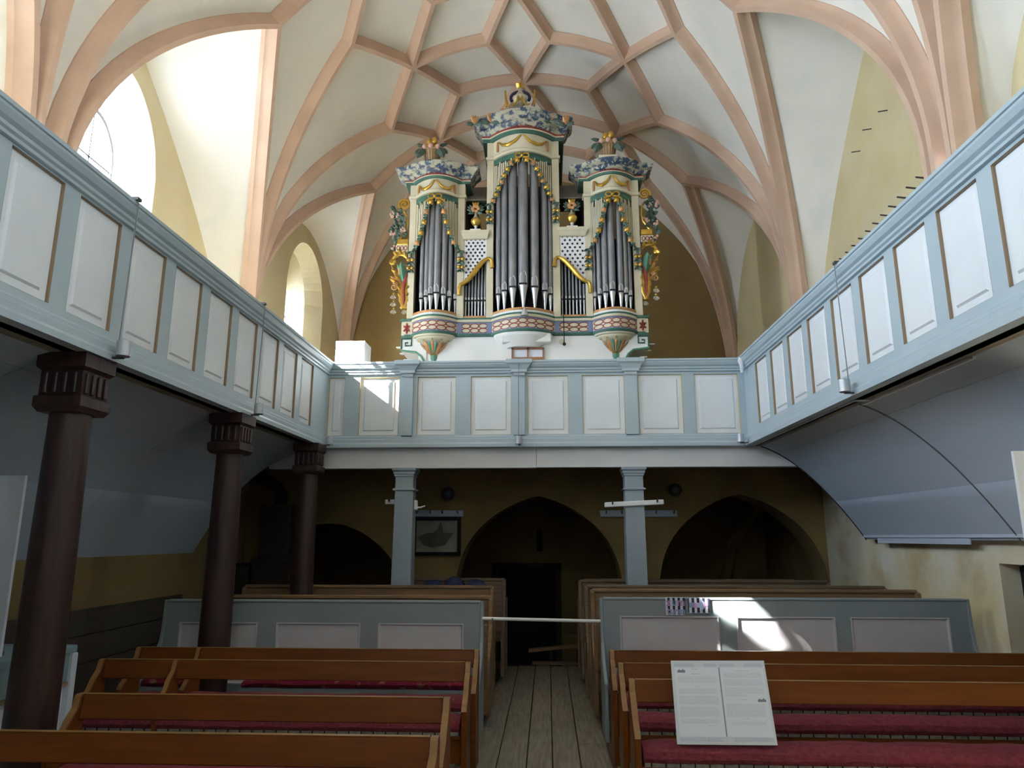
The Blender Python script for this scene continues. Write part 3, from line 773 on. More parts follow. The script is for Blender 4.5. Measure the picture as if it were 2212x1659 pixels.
# ------------------------------------------------------------------ orange benches with red cushions
def bench(label, x0, x1, yf, dr, zr, mids=(), dy=0):
    t = thing('choir_bench', label, 'bench', ((x0 + x1)/2, yf, .08), 'orange benches with red cushions')
    prof = [(0, .08), (0, .565), (.015, .588), (.055, .618), (.095, .655), (.125, .705), (dr - .03, zr - .06), (dr - .012, zr - .008), (dr, zr), (dr + .035, zr), (dr + .04, zr - .02), (dr + .02, .45), (dr + .03, .08)]
    def ends(xa, xb, nm):
        e = MB().prism([(yf + a, b) for a, b in prof], xa, xb, lambda u, v, a: (a, u, v)).build(nm, M['bench'], t, bevel=.005)
        g = MB(); line = prof[1:10]
        rows = []
        for (ya, za) in line: rows.append([(xa + .001, yf + ya - .003, za + .002), (xb - .001, yf + ya - .003, za + .002)])
        g.grid(rows); g.build('worn_lit_edge', M['bench_edge'], e)
    ends(x0, x0 + .034, 'end_panel'); ends(x1 - .034, x1, 'end_panel')
    for m in mids: ends(m, m + .03, 'middle_support')
    r = MB().hexa([(x0 + .034, yf + dr - .018, zr - .115), (x1 - .034, yf + dr - .018, zr - .115), (x1 - .034, yf + dr + .007, zr - .115), (x0 + .034, yf + dr + .007, zr - .115),
                   (x0 + .034, yf + dr + .004, zr), (x1 - .034, yf + dr + .004, zr), (x1 - .034, yf + dr + .032, zr), (x0 + .034, yf + dr + .032, zr)]).build('back_rail', M['bench'], t, bevel=.005)
    MB().box(x0 + .04, x1 - .04, yf + dr + .004, yf + dr + .030, zr, zr + .0025).build('worn_lit_edge', M['bench_edge'], r)
    MB().box(x0 + .034, x1 - .034, yf + .01, yf + dr + .02, .405, .43).build('seat_board', M['bench'], t, bevel=.004)
    MB().box(x0 + .034, x1 - .034, yf + .03, yf + .055, .27, .405).build('seat_fascia', M['bench'], t)
    n = max(8, int((x1 - x0)/.09)); c = MB(); rows = []
    sec = [(.012, .447), (.0, .47), (.008, .50), (.040, .522), (.11, .53), (.19, .522), (.225, .495), (.225, .447)]
    for i in range(n + 1):
        x = x0 + .045 + (x1 - x0 - .09)*i/n; k = .86 if i in (0, n) else 1
        j = random.uniform(-.004, .004)
        rows.append([(x, yf + .11 + (a - .11)*(k if k < 1 else 1) + j*.4, .447 + (b - .447)*k + (j if b > .46 else 0)) for a, b in sec])
    c.grid(rows, closed=True); m = len(sec); c.add(rows[0], [tuple(range(m))]); c.add(rows[-1], [tuple(range(m))])
    cu = c.build('cushion', M['red'], t, smooth=True)
    MB().box(x0 + .05, x1 - .05, yf + .006, yf + .225, .43, .447).build('cushion_canvas', M['under'], cu)
    st = MB()
    for i in range(int((x1 - x0)/.075)):
        st.box(x0 + .08 + i*.075, x0 + .087 + i*.075, yf + .002, yf + .012, .432, .45)
    st.build('canvas_knot', M['black'], cu, kind='stuff')
    return t


for lb, x0, x1, yf, dr, zr, md in (
    ('orange varnished bench with red cushion, farthest of those beside the dark columns', -3.0, -.495, 5.12, .21, .815, (-2.55,)),
    ('orange varnished bench, back rail standing just before the patterned cushion and the second column', -2.95, -.50, 4.60, .21, .815, (-2.45,)),
    ('orange varnished bench with red cushion whose end stops short of the tallest column', -2.40, -.49, 3.54, .21, .82, ()),
    ('orange varnished bench lowest in the photo, passing in front of the tallest column', -2.935, -.455, 2.93, .21, .795, ())):
    bench(lb, x0, x1, yf, dr, zr, md)
for lb, x0, x1, yf, dr, zr in (
    ('orange varnished bench carrying the white notice board, red cushion', .445, 3.45, 4.06, .21, .82),
    ('orange varnished bench with red cushion, second row behind the notice board', .445, 3.47, 4.68, .21, .805),
    ('orange varnished bench with red cushion against the blue-grey pew front bearing the striped cards', .44, 3.48, 5.28, .21, .795)):
    bench(lb, x0, x1, yf, dr, zr)


# ------------------------------------------------------------------ blue-grey pew fronts with panels
def pew_front(label, x0, x1, y, zt, panels, zp0, zp1, flip, pat, cut=None):
    t = thing('panelled_pew', label, 'pew', ((x0 + x1)/2, y, .08), 'blue-grey panelled pew fronts')
    f = MB(); ps = sorted(panels); prev = x0
    for a, b in ps:
        f.box(prev, a, y, y + .045, .08, zt - .02); f.box(a, b, y, y + .045, .08, zp0); f.box(a, b, y, y + .045, zp1, zt - .02); prev = b
    f.box(prev, x1, y, y + .045, .08, zt - .02)
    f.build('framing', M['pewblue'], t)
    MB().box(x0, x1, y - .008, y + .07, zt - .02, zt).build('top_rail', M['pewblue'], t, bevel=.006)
    for a, b in ps:
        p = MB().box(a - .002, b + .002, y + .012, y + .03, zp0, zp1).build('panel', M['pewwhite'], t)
        g = MB(); q = .02
        g.grid([[(a, y - .006, zp0), (b, y - .006, zp0), (b, y - .006, zp1), (a, y - .006, zp1)],
                [(a + q*.5, y - .006, zp0 + q*.5), (b - q*.5, y - .006, zp0 + q*.5), (b - q*.5, y - .006, zp1 - q*.5), (a + q*.5, y - .006, zp1 - q*.5)],
                [(a + q, y + .013, zp0 + q), (b - q, y + .013, zp0 + q), (b - q, y + .013, zp1 - q), (a + q, y + .013, zp1 - q)]], closed=True)
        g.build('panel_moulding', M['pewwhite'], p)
    prof = [(-.30, .08), (-.30, .50), (-.22, .55), (-.10, .64), (-.03, .76), (-.01, .9), (0, zt), (.07, zt - .01), (.07, .08)]
    for xa, xb in ((x0 - .03, x0), (x1, x1 + .03)):
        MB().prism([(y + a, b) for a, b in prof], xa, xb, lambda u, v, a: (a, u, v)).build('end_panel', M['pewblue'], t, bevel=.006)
    segs = [(x0 + .01, x1 - .01)] if not cut else [(x0 + .01, cut[0]), (cut[1], x1 - .01)]
    for a, b in segs:
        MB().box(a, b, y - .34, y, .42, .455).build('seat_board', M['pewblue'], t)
        n = max(3, int((b - a)/.1)); rows = []; sec = [(-.33, .46), (-.35, .49), (-.34, .525), (-.28, .545), (-.08, .54), (-.02, .52), (-.02, .46)]
        for i in range(n + 1):
            k = .6 if i in (0, n) else 1; j = random.uniform(-.006, .006)
            rows.append([(a + .02 + (b - a - .04)*i/n, y + u, .46 + (v - .46)*k + (j if v > .47 else 0)) for u, v in sec])
        c = MB().grid(rows, closed=True); c.add(rows[0], [tuple(range(7))]); c.add(rows[-1], [tuple(range(7))])
        c.build('cushion', M['redpat'] if pat else M['red'], t, smooth=True)
    return t


pew_front('blue-grey panelled pew with three white panels and patterned red cushion, pierced by a dark column', -3.22, -.565, 6.12, 1.085,
          [(-3.10, -2.43), (-2.27, -1.56), (-1.41, -.70)], .42, .905, False, True, (-2.84, -2.41))
pew_front('blue-grey panelled pew with three white panels, two striped cards and a sunlit spot', .455, 3.37, 6.15, 1.115,
          [(.585, 1.39), (1.53, 2.32), (2.44, 3.22)], .45, .97, True, True)


# ------------------------------------------------------------------ raw pine pews
def pine_pew(label, x0, x1, y, zt, aisle, m, seat=None):
    t = thing('pine_pew', label, 'pew', ((x0 + x1)/2, y, .08), 'raw pine pews below the organ loft')
    MB().box(x0, x1, y, y + .028, .45, zt - .03).build('back_board', m, t)
    MB().box(x0, x1, y - .02, y + .045, zt - .03, zt).build('top_rail', m, t, bevel=.005)
    s0, s1 = seat or (x0, x1)
    MB().box(s0, s1, y - .36, y - .0, .46, .495).build('seat_board', m, t)
    prof = [(-.34, .08), (-.34, .50), (-.30, .56), (-.13, .66), (-.06, .8), (-.05, zt - .03), (.05, zt - .01), (.06, .08)]
    for xa in (x0, x1):
        q = .018
        MB().prism([(y + a, b) for a, b in prof], xa - q, xa + q, lambda u, v, a: (a, u, v)).build('end_panel', m, t, bevel=.004)
    if aisle is not None:
        MB().box(aisle - .03, aisle + .03, y + .06, y + .12, .08, zt - .22).build('door_post', m, t)
        MB().box(aisle - .012, aisle + .012, y - .45, y - .36, .12, .85).build('end_slat', m, t)


pine_pew('raw pine pew directly behind the panelled pew pierced by a column, knot in its rail', -3.25, -.54, 6.95, 1.062, -.55, M['raw'])
pine_pew('raw pine pew in front of the grey post by the picture', -3.3, -.60, 7.90, 1.095, -.6, M['raw'], (-2.35, -.6))
pine_pew('old pine pew with dark blue bundle below the framed picture', -1.85, -.52, 8.75, 1.125, -.52, M['rawdk'])
pine_pew('raw pine pew directly behind the pew with striped cards, its rail sunlit', .415, 3.40, 7.0, 1.128, .41, M['raw'])
pine_pew('raw pine pew just in front of the grey post with the tilted rail', .395, 3.42, 7.68, 1.118, .40, M['rawdk'])
pine_pew('old pine pew close to the arcade wall beneath the pointed opening, lower rail line', .37, 3.20, 8.62, 1.12, .37, M['rawdk'])
pine_pew('old pine pew farthest back against the pointed opening in the arcade wall', .45, 3.0, 9.15, 1.10, None, M['rawdk'])
MB().lathe([(.0, .0), (.016, .0), (.016, .002)], (un(968, 1293, Y=6.929)[0], 6.948, 1.0), 10, 'y')
# bundles on the far pew
for k, (px, r, lb) in enumerate(((936, .055, 'dark blue cloth bundle on the far pine pew, end towards the picture'), (983, .075, 'dark blue cloth bundle on the far pine pew, largest in the middle'), (1030, .06, 'dark blue cloth bundle on the far pine pew, end towards the aisle'))):
    X, Y, Z = un(px, 1252, Y=8.66)
    m = MB().ball((X, 8.63, 1.01 + r*.6), (.115, .09, r*1.2), 12, 8)
    m.v = [(x + random.uniform(-.010, .010), y + random.uniform(-.010, .010), z + random.uniform(-.010, .010)) for x, y, z in m.v]
    b = m.build('cloth_bundle', M['bag'], None, smooth=True); tag(b, lb, 'bundle', 'bundles on the far pew')

# white barrier pole across the aisle
a, b = un(1042, 1336, Y=6.08), un(1297, 1342, Y=6.08)
t = thing('barrier_pole', 'white barrier pole laid across the aisle between the two panelled pews', 'pole', a)
MB().tube([a, b], .0135, 10).build('pole', M['whitemt'], t, smooth=True)
q = un(1064, 1338, Y=6.075); MB().box(q[0] - .005, q[0] + .005, 6.058, 6.07, q[2] - .022, q[2] + .012).build('pole_tape', M['iron'], t)

# debris boards beyond the aisle
t = thing('loose_board', 'loose yellowish board lying across the dark end of the aisle', 'board', (0, 10.1, .1))
p0, p1 = un(1142, 1405, Y=10.0), un(1256, 1393, Y=10.15)
MB().hexa([(p0[0], 9.95, p0[2] - .02), (p1[0], 10.1, p1[2] - .02), (p1[0], 10.2, p1[2] - .02), (p0[0], 10.05, p0[2] - .02), (p0[0], 9.95, p0[2] + .02), (p1[0], 10.1, p1[2] + .02), (p1[0], 10.2, p1[2] + .02), (p0[0], 10.05, p0[2] + .02)]).build('board', M['raw'], t)
for x, y in ((p0[0] + .3, 10.05), (p1[0] - .05, 10.15)):
    MB().box(x - .02, x + .02, y - .02, y + .02, -.55, p0[2] - .0).build('trestle_leg', M['dark'], t)
for k, (pa, pb, lb) in enumerate((((1218, 1372), (1270, 1376), 'thin dark batten lying above the loose yellowish board'), ((1150, 1432), (1250, 1430), 'flat dark board on the floor below the loose yellowish board'))):
    a, b = un(*pa, Y=10.4 if k == 0 else 9.75), un(*pb, Y=10.4 if k == 0 else 9.75)
    o_ = MB().box(a[0], b[0], a[1] - .05, a[1] + .05, a[2] - .015, a[2] + .015).build('debris_batten', M['rawdk']); tag(o_, lb, 'board', 'debris beyond the aisle')

# notice board standing on the bench
tl, tr, br, bl = [Vector(un(*p, Y=yy)) for p, yy in (((1449, 1427), 4.245), ((1650, 1427), 4.245), ((1680, 1610), 4.085), ((1463, 1608), 4.085))]
nb = thing('notice_board', 'white notice board with two printed sheets leaning on the nearest bench rail', 'notice', (tl + br)/2)
nn = (tr - tl).cross(bl - tl).normalized()
if nn.y > 0: nn = -nn
def NBP(u, v, h): return tuple(tl + (tr - tl)*u*(1 - v) + (br - bl)*u*v + (bl - tl)*v + nn*h)
def nbq(u0, v0, u1, v1, h, nm, m, par, d=.001):
    mb = MB(); mb.hexa([NBP(u0, v1, h), NBP(u1, v1, h), NBP(u1, v0, h), NBP(u0, v0, h), NBP(u0, v1, h + d), NBP(u1, v1, h + d), NBP(u1, v0, h + d), NBP(u0, v0, h + d)])
    return mb.build(nm, m, par)
nbq(0, 0, 1, 1, -.008, 'board', M['board'], nb, .008)
for a, b in ((.035, .24), (.35, .48), (.52, .67), (.78, .97)): nbq(a, .035, b, .075, .0005, 'tape_strip', M['inklt'], nb)
for a, b in ((.035, .30), (.31, .47), (.58, .97)): nbq(a, .925, b, .965, .0005, 'tape_strip', M['inklt'], nb)
s1 = nbq(.03, .085, .495, .915, .001, 'printed_sheet', M['paper'], nb); s2 = nbq(.515, .085, .975, .915, .001, 'printed_sheet', M['paper'], nb)
nbq(.502, .09, .510, .905, .001, 'divider_line', M['ink'], nb)
random.seed(5)
def lines(sh, u0, u1, rows, nm):
    mb = MB()
    for v, a, b, dk in rows:
        uu = u0 + (u1 - u0)*a
        while uu < u0 + (u1 - u0)*b:
            w = random.uniform(.010, .035); e = min(uu + w, u0 + (u1 - u0)*b)
            mb.hexa([NBP(uu, v + dk, .0022), NBP(e, v + dk, .0022), NBP(e, v, .0022), NBP(uu, v, .0022), NBP(uu, v + dk, .0026), NBP(e, v + dk, .0026), NBP(e, v, .0026), NBP(uu, v, .0026)])
            uu = e + .006
    mb.build(nm, M['inklt'], sh, kind='stuff')
R1 = [(.105, .38, .55, .008), (.165, .35, .63, .008)] + [(.20 + .013*k, .02, .98, .005) for k in range(6)] + [(.32, .45, .55, .007)] + [(.35 + .013*k, .02, .96, .005) for k in range(5)] + [(.44 + .013*k, .02, .97, .005) for k in range(8)] + [(.57 + .013*k, .02, .95, .005) for k in range(9)] + [(.715 + .013*k, .02, .9, .005) for k in range(4)] + [(.78, .65, .85, .007)]
R2 = [(.125, .35, .68, .009)] + [(.155 + .013*k, .05, .97, .005) for k in range(5)] + [(.24 + .013*k, .02, .98, .005) for k in range(6)] + [(.335 + .013*k, .03, .98, .005) for k in range(6)] + [(.42 + .013*k, .02, .55, .005) for k in range(2)] + [(.475, .4, .55, .008)] + [(.53 + .013*k, .02, .95, .005) for k in range(12)] + [(.70, .45, .56, .008)] + [(.74 + .013*k, .1, .9, .005) for k in range(3)]
lines(s1, .05, .48, R1, 'printed_lines'); lines(s2, .53, .96, R2, 'printed_lines')
for sh, u, v in ((s1, .06, .10), (s2, .87, .455)):
    mb = MB()
    sk = [(0, .05), (.085, .05), (.085, .025), (.07, .02), (.06, .002), (.05, .022), (.03, .022), (.025, .01), (.01, .018), (0, .03)]
    mb.prism(sk, .0022, .0028, lambda a, b, h: NBP(u + a, v + b, h)); mb.build('printed_sketch', M['ink'], sh)

# striped cards on the panelled pew
YC = 6.1385
def card(label, p0, p1, nm):
    a, b = un(*p0, Y=YC), un(*p1, Y=YC)
    x0, x1, z0, z1 = a[0], b[0], b[2], a[2]
    t = thing('striped_card', label, 'sign', ((x0 + x1)/2, YC, z0))
    MB().box(x0, x1, YC - .003, YC + .002, z0, z1).build('card_sheet', M['paper'], t)
    return t, x0, x1, z0, z1
def text_mesh(ch, m, par, x, z, h, y, nm='printed_letter'):
    cu = bpy.data.curves.new('txt', 'FONT'); cu.body = ch; cu.size = h; cu.extrude = .0006; cu.offset = h*.035; cu.resolution_u = 4
    ob = bpy.data.objects.new('txt', cu); COL.objects.link(ob)
    bpy.context.view_layer.update()
    me = bpy.data.meshes.new_from_object(ob.evaluated_get(bpy.context.evaluated_depsgraph_get()))
    w = max([v.co.x for v in me.vertices] + [0])
    for v in me.vertices: v.co = (x + v.co.x, y - v.co.z, z + v.co.y)
    bpy.data.objects.remove(ob); bpy.data.curves.remove(cu)
    me.materials.clear(); me.materials.append(m)
    o = bpy.data.objects.new(nm, me); COL.objects.link(o); o.parent = par; o.matrix_parent_inverse = wmat(par).inverted()
    return x + w
t, x0, x1, z0, z1 = card('black and white striped card lettered zum turm on the panelled pew', (1437, 1290), (1481, 1329), 'c')
W = x1 - x0
for k in range(4): MB().box(x0 + W*(.10 + .26*k), x0 + W*(.22 + .26*k), YC - .0045, YC - .0025, z0 + .004, z1 - .004).build('dark_stripe', M['navy'], t)
for wd_, zz, cs in (('zum', z0 + (z1 - z0)*.54, ('pinkp', 'bluepr', 'pinkp')), ('turm', z0 + (z1 - z0)*.07, ('pinkp', 'bluepr', 'pinkp', 'bluepr'))):
    x = x0 + W*.04
    for ch, cm in zip(wd_, cs): x = text_mesh(ch, M[cm], t, x, zz, (z1 - z0)*(.58 if len(wd_) == 3 else .52), YC - .006) + W*(.03 if len(wd_) == 3 else .0)
t, x0, x1, z0, z1 = card('black and white striped card with pink and blue arrow on the panelled pew', (1485.5, 1291), (1532.5, 1324.5), 'c')
W = x1 - x0; Hh = z1 - z0
for k in range(4): MB().box(x0 + W*(.0 + .255*k + (.165 if 0 < k else 0)*0), x0 + W*(.05 if k == 0 else .255*k - .10 + .0) + (0 if k == 0 else 0), YC - .0045, YC - .0025, z0 + .003, z1 - .003) if False else MB().box(x0 + W*(.0, .17, .42, .68)[k], x0 + W*(.045, .295, .545, .80)[k], YC - .0045, YC - .0025, z0 + .003, z1 - .003).build('dark_stripe', M['navy'], t)
MB().box(x0 + W*.93, x1, YC - .0045, YC - .0025, z0 + .003, z1 - .003).build('dark_stripe', M['navy'], t)
def poly(pts, m, nm): MB().prism([(x0 + W*a, z0 + Hh*b) for a, b in pts], YC - .0062, YC - .0048, lambda u, v, a: (u, a, v)).build(nm, M[m], t)
poly([(.04, .36), (.27, .36), (.27, .68), (.04, .68)], 'bluepr', 'arrow_piece'); poly([(.27, .36), (.48, .36), (.48, .68), (.27, .68)], 'pinkp', 'arrow_piece')
poly([(.48, .36), (.60, .36), (.60, .08), (.72, .26), (.72, .79), (.60, .96), (.60, .68), (.48, .68)], 'bluepr', 'arrow_piece'); poly([(.72, .26), (.92, .52), (.72, .79)], 'pinkp', 'arrow_piece')

# ------------------------------------------------------------------ left aisle furniture
t = thing('choir_stall', 'pale grey and teal stall front along the aisle beside the tallest column', 'stall', (-3.0, 3.5, .08))
MB().box(-3.02, -2.97, 2.2, 4.52, .08, .90).build('stall_front', M['stall'], t)
MB().box(-3.42, -2.94, 2.2, 4.55, .90, .945).build('stall_ledge', M['teal'], t, bevel=.006)
MB().box(-2.972, -2.955, 2.2, 4.52, .74, .90).build('stall_frieze', M['teal'], t)
MB().box(-2.972, -2.945, 2.2, 4.52, .715, .735).build('stall_moulding', M['edge'], t)
MB().box(-3.4, -2.93, 4.50, 4.55, .08, .90).build('stall_end', M['stall'], t, bevel=.006)
MB().box(-3.42, -3.38, 2.2, 4.5, .08, .90).build('stall_back', M['stall'], t)
wx, wy, wz = un(55, 1027, Y=4.02)
t = thing('display_board', 'plain white board standing on the stall ledge at the photo edge', 'board', (wx - .18, wy, .945))
MB().box(wx - .36, wx, wy, wy + .02, .95, wz).build('board_sheet', M['stall'], t)
MB().box(wx - .30, wx - .05, wy - .04, wy + .10, .945, .965).build('board_foot', M['rawdk'], t)
wx, wy, wz = un(2189, 974, Y=3.6)
t = thing('display_board', 'plain white board corner under the coved soffit at the photo edge', 'board', (wx + .3, 3.6, .08))
MB().box(wx, wx + .45, 3.6, 3.62, 1.05, wz).build('board_sheet', M['whitemt'], t)
for q in (.05, .40): MB().box(wx + q - .02, wx + q + .02, 3.62, 3.645, .08, 1.4).build('board_leg', M['rawdk'], t)

t = thing('wainscot', 'dark brown boarded wainscot along the wall behind the dark columns', 'panelling', (-3.97, 6, .08))
zz = [.08, .32, .55, .78, 1.0]
for k in range(4):
    MB().prism([(4.6, zz[k] + .004), (4.6, zz[k+1] - .004), (7.95 - .0*k - (.12 if k == 3 else 0), zz[k+1] - .004), (7.95, zz[k] + .004)], -3.998, -3.965 - .004*(k % 2), lambda u, v, a: (a, u, v)).build('plank', M['wains'], t)

t = thing('stove', 'tall dark brown stove in the shadowed corner behind the corner column', 'stove', (-3.55, 9.2, .08))
MB().box(-3.72, -3.22, 9.02, 9.42, .08, 1.30).build('fire_box', M['dark'], t, bevel=.01)
MB().box(-3.66, -3.28, 9.06, 9.42, 1.30, 2.02).build('stove_upper', M['dark'], t, bevel=.01)
MB().box(-3.74, -3.20, 9.0, 9.42, 1.28, 1.34).build('stove_cornice', M['dark'], t, bevel=.01)
MB().tube([(-3.47, 9.22, 2.0), (-3.47, 9.22, 2.15), (-3.52, 9.22, 2.24), (-3.85, 9.22, 2.44), (-3.96, 9.22, 2.50)], .075, 10).build('stove_pipe', M['black'], t, smooth=True)
t = thing('cupboard', 'low black cupboard beside the stove in the shadowed corner', 'cupboard', (-3.85, 9.2, .08))
MB().box(-3.98, -3.76, 9.05, 9.42, .08, 1.28).build('cupboard_body', M['black'], t, bevel=.008)
MB().box(-3.97, -3.77, 9.035, 9.05, .14, 1.24).build('cupboard_door', M['dark'], t)

# ------------------------------------------------------------------ pegs and nails on the right loft wall
t = thing('peg_rail', 'row of dark wooden pegs on the ochre wall just above the parapet cornice', 'rail', (3.5, 6.8, 4.69))
wx = lambda y: xc(y) + A_ + .28
MB().add([(wx(y) - d, y, z) for y in (5.3, 8.4) for d, z in ((.002, 4.70), (.03, 4.70), (.03, 4.79), (.002, 4.79))], [(0, 1, 2, 3), (4, 7, 6, 5), (0, 4, 5, 1), (1, 5, 6, 2), (2, 6, 7, 3), (3, 7, 4, 0)]).build('rail_board', M['wall'], t)
for k in range(15):
    y = 5.45 + k*.192
    MB().tube([(wx(y) - .02, y, 4.745), (wx(y) - .20, y, 4.772)], [.010, .008], 6).build('peg', M['iron'], t, smooth=True)
for p, lb in (((1853, 326), 'lowest of three iron nails in the ochre wall above the pegs'), ((1880, 278), 'middle of three iron nails in the ochre wall above the pegs'), ((1918, 238), 'topmost of three iron nails in the ochre wall above the pegs')):
    q = un(*p, X=3.575); x = wx(q[1])
    o_ = MB().tube([(x + .01, q[1], q[2]), (x - .10, q[1], q[2] - .015)], .006, 6).build('wall_nail', M['iron'], smooth=True); tag(o_, lb, 'nail', 'nails in the loft wall')

# white box behind the loft parapet
p, q = un(726, 737, Y=8.14), un(787, 772, Y=8.14)
t = thing('white_cabinet', 'white painted cabinet glaring in the sun behind the loft parapet corner', 'cabinet', ((p[0] + q[0])/2, 8.3, ZG + .12))
MB().box(p[0], q[0], 8.14, 8.44, ZG + .12, p[2]).build('cabinet_body', M['cwhite'], t, bevel=.004)
MB().box(p[0] + .015, q[0] - .015, 8.128, 8.14, ZG + .16, p[2] - .015).build('cabinet_door', M['cwhite'], t)

# ------------------------------------------------------------------ the organ
YF = 9.30                                     # plane of the flat fields; the three towers bulge forward
U = lambda x, y, Y=YF: (lambda p: (p[0], p[2]))(un(x, y, Y=Y))
org = thing('organ', 'cream baroque pipe organ with three bowed towers, gilt carving and a white base', 'organ', (-.32, YF, ZG + .12))
pl0, pl1, pl2, pl3 = U(883, 560)[0], U(897, 560)[0], U(988, 560)[0], U(1003, 560)[0]
pc0, pc1, pc2, pc3 = U(1051, 560)[0], U(1066, 560)[0], U(1194, 560)[0], U(1210, 560)[0]
pr0, pr1, pr2, pr3 = U(1264, 560)[0], U(1279, 560)[0], U(1368, 560)[0], U(1384, 560)[0]
ZB = U(1130, 690)[1]                           # foot of the case posts
ZFB, ZFT = U(1130, 727)[1], U(1130, 697)[1]    # frieze band
TW = [dict(p=(pl0, pl1, pl2, pl3), d=.20, cap=U(940, 431)[1], e0=U(940, 401)[1], top=U(940, 373)[1], ap=U(938, 434, YF - .2)[1], side=U(894, 541)[1]),
      dict(p=(pc0, pc1, pc2, pc3), d=.24, cap=U(1128, 347)[1], e0=U(1128, 309)[1], top=U(1128, 268)[1], ap=U(1129, 346, YF - .24)[1], side=U(1066, 438)[1]),
      dict(p=(pr0, pr1, pr2, pr3), d=.20, cap=U(1320, 426)[1], e0=U(1320, 392)[1], top=U(1320, 367)[1], ap=U(1318, 430, YF - .2)[1], side=U(1279, 535)[1])]


def bow(t, x):
    c = (t['p'][1] + t['p'][2])/2; h = (t['p'][2] - t['p'][1])/2 + .02
    u = (x - c)/h
    return t['d']*(1 - u*u) if abs(u) < 1 else 0


def plan(x):
    return max(bow(t, x) for t in TW)


XL, XR = pl0 - .02, pr3 + .02
PX_ = sorted(set([XL, XR] + [t['p'][1] - .02 + (t['p'][2] - t['p'][1] + .04)*i/16 for t in TW for i in range(17)]))


def front_band(prof, nm, m, xs=None, yoff=0, parent=org):
    """moulded band along the bowed front; prof: (outward, z)"""
    xs = xs or PX_
    rows = [[(x, YF - plan(x) - v - yoff, z) for v, z in prof] for x in xs]
    mb = MB().grid(rows, closed=True); n = len(prof)
    mb.add(rows[0], [tuple(range(n))]); mb.add(rows[-1], [tuple(range(n))])
    return mb.build(nm, m, parent, smooth=True)


# base: white console, frieze and mouldings
bx0, bx1, bz = U(905, 745)[0], U(1357, 745)[0], ZFB
MB().box(bx0, bx1, YF - .02, YF + 1.9, ZG + .12, bz).build('base_case', M['cwhite'], org, bevel=.006)
MB().box(U(1085, 700)[0], U(1190, 700)[0], YF - .16, YF - .02, U(1140, 741, YF - .1)[1], bz).build('base_apron', M['cwhite'], org, bevel=.01)
MB().box(U(955, 770)[0], U(1330, 770)[0], 8.62, 9.1, 3.30, 3.66).build('key_desk', M['cwhite'], org, bevel=.01)
hh = ZFT - ZFB
front_band([(.0, ZFB), (.045, ZFB), (.055, ZFB + .018), (.05, ZFB + .036), (0, ZFB + .04)], 'frieze_lower_moulding', M['green'])
front_band([(-.03, ZFB + .035), (.028, ZFB + .035), (.028, ZFB + .055), (-.03, ZFB + .055)], 'frieze_blue_line', M['bluep'])
fz = front_band([(-.03, ZFB + .05), (.02, ZFB + .05), (.02, ZFT - .01), (-.03, ZFT - .01)], 'frieze', M['cream'])
front_band([(-.03, ZFT - .015), (.028, ZFT - .015), (.028, ZFT + .005), (-.03, ZFT + .005)], 'frieze_blue_line', M['bluep'])
front_band([(.0, ZFT + .002), (.05, ZFT + .004), (.06, ZFT + .02), (.06, ZFT + .035), (0, ZFT + .04)], 'frieze_cream_moulding', M['cream'])
front_band([(.0, ZFT + .038), (.062, ZFT + .036), (.058, ZFT + .062), (0, ZFT + .066)], 'frieze_green_moulding', M['green'])
# interlaced carmine ovals on the frieze: two rows of rings, one mesh per field
def ring_field(x0, x1, n):
    mb = MB(); w = (x1 - x0)/n; zc, hz = (ZFB + ZFT)/2 + .02, (hh - .065)/2
    for k in range(n):
        cx = x0 + w*(k + .5)
        for s_ in (-.5, .5):
            rows = []
            for i in range(14):
                a = 2*pi*i/14; r = []
                for f, dv in ((1.0, .021), (1.0, .028), (.80, .028), (.80, .021)):
                    x = cx + w*.56*f*cos(a); z = zc + s_*hz + hz*.54*f*sin(a)*(1.0 if f == 1 else .92)
                    r.append((x, YF - plan(x) - dv, z))
                rows.append(r)
            rows.append(rows[0]); mb.grid(rows, closed=True)
    mb.build('frieze_ornament', M['redp'], fz)
for a, b, n in ((pl1, pl2, 5), (pl3 - .02, pc0 + .02, 3), (pc1, pc2, 7), (pc3 - .02, pr0 + .02, 3), (pr1, pr2, 5)): ring_field(a, b, n)
for xq in ((pl2 + pl3)/2, (pc0 + pc1)/2, (pc2 + pc3)/2, (pr0 + pr1)/2):
    MB().box(xq - .03, xq + .03, YF - .032, YF - .0, ZFB + .05, ZFT - .01).build('frieze_divider', M['bluep'], org)
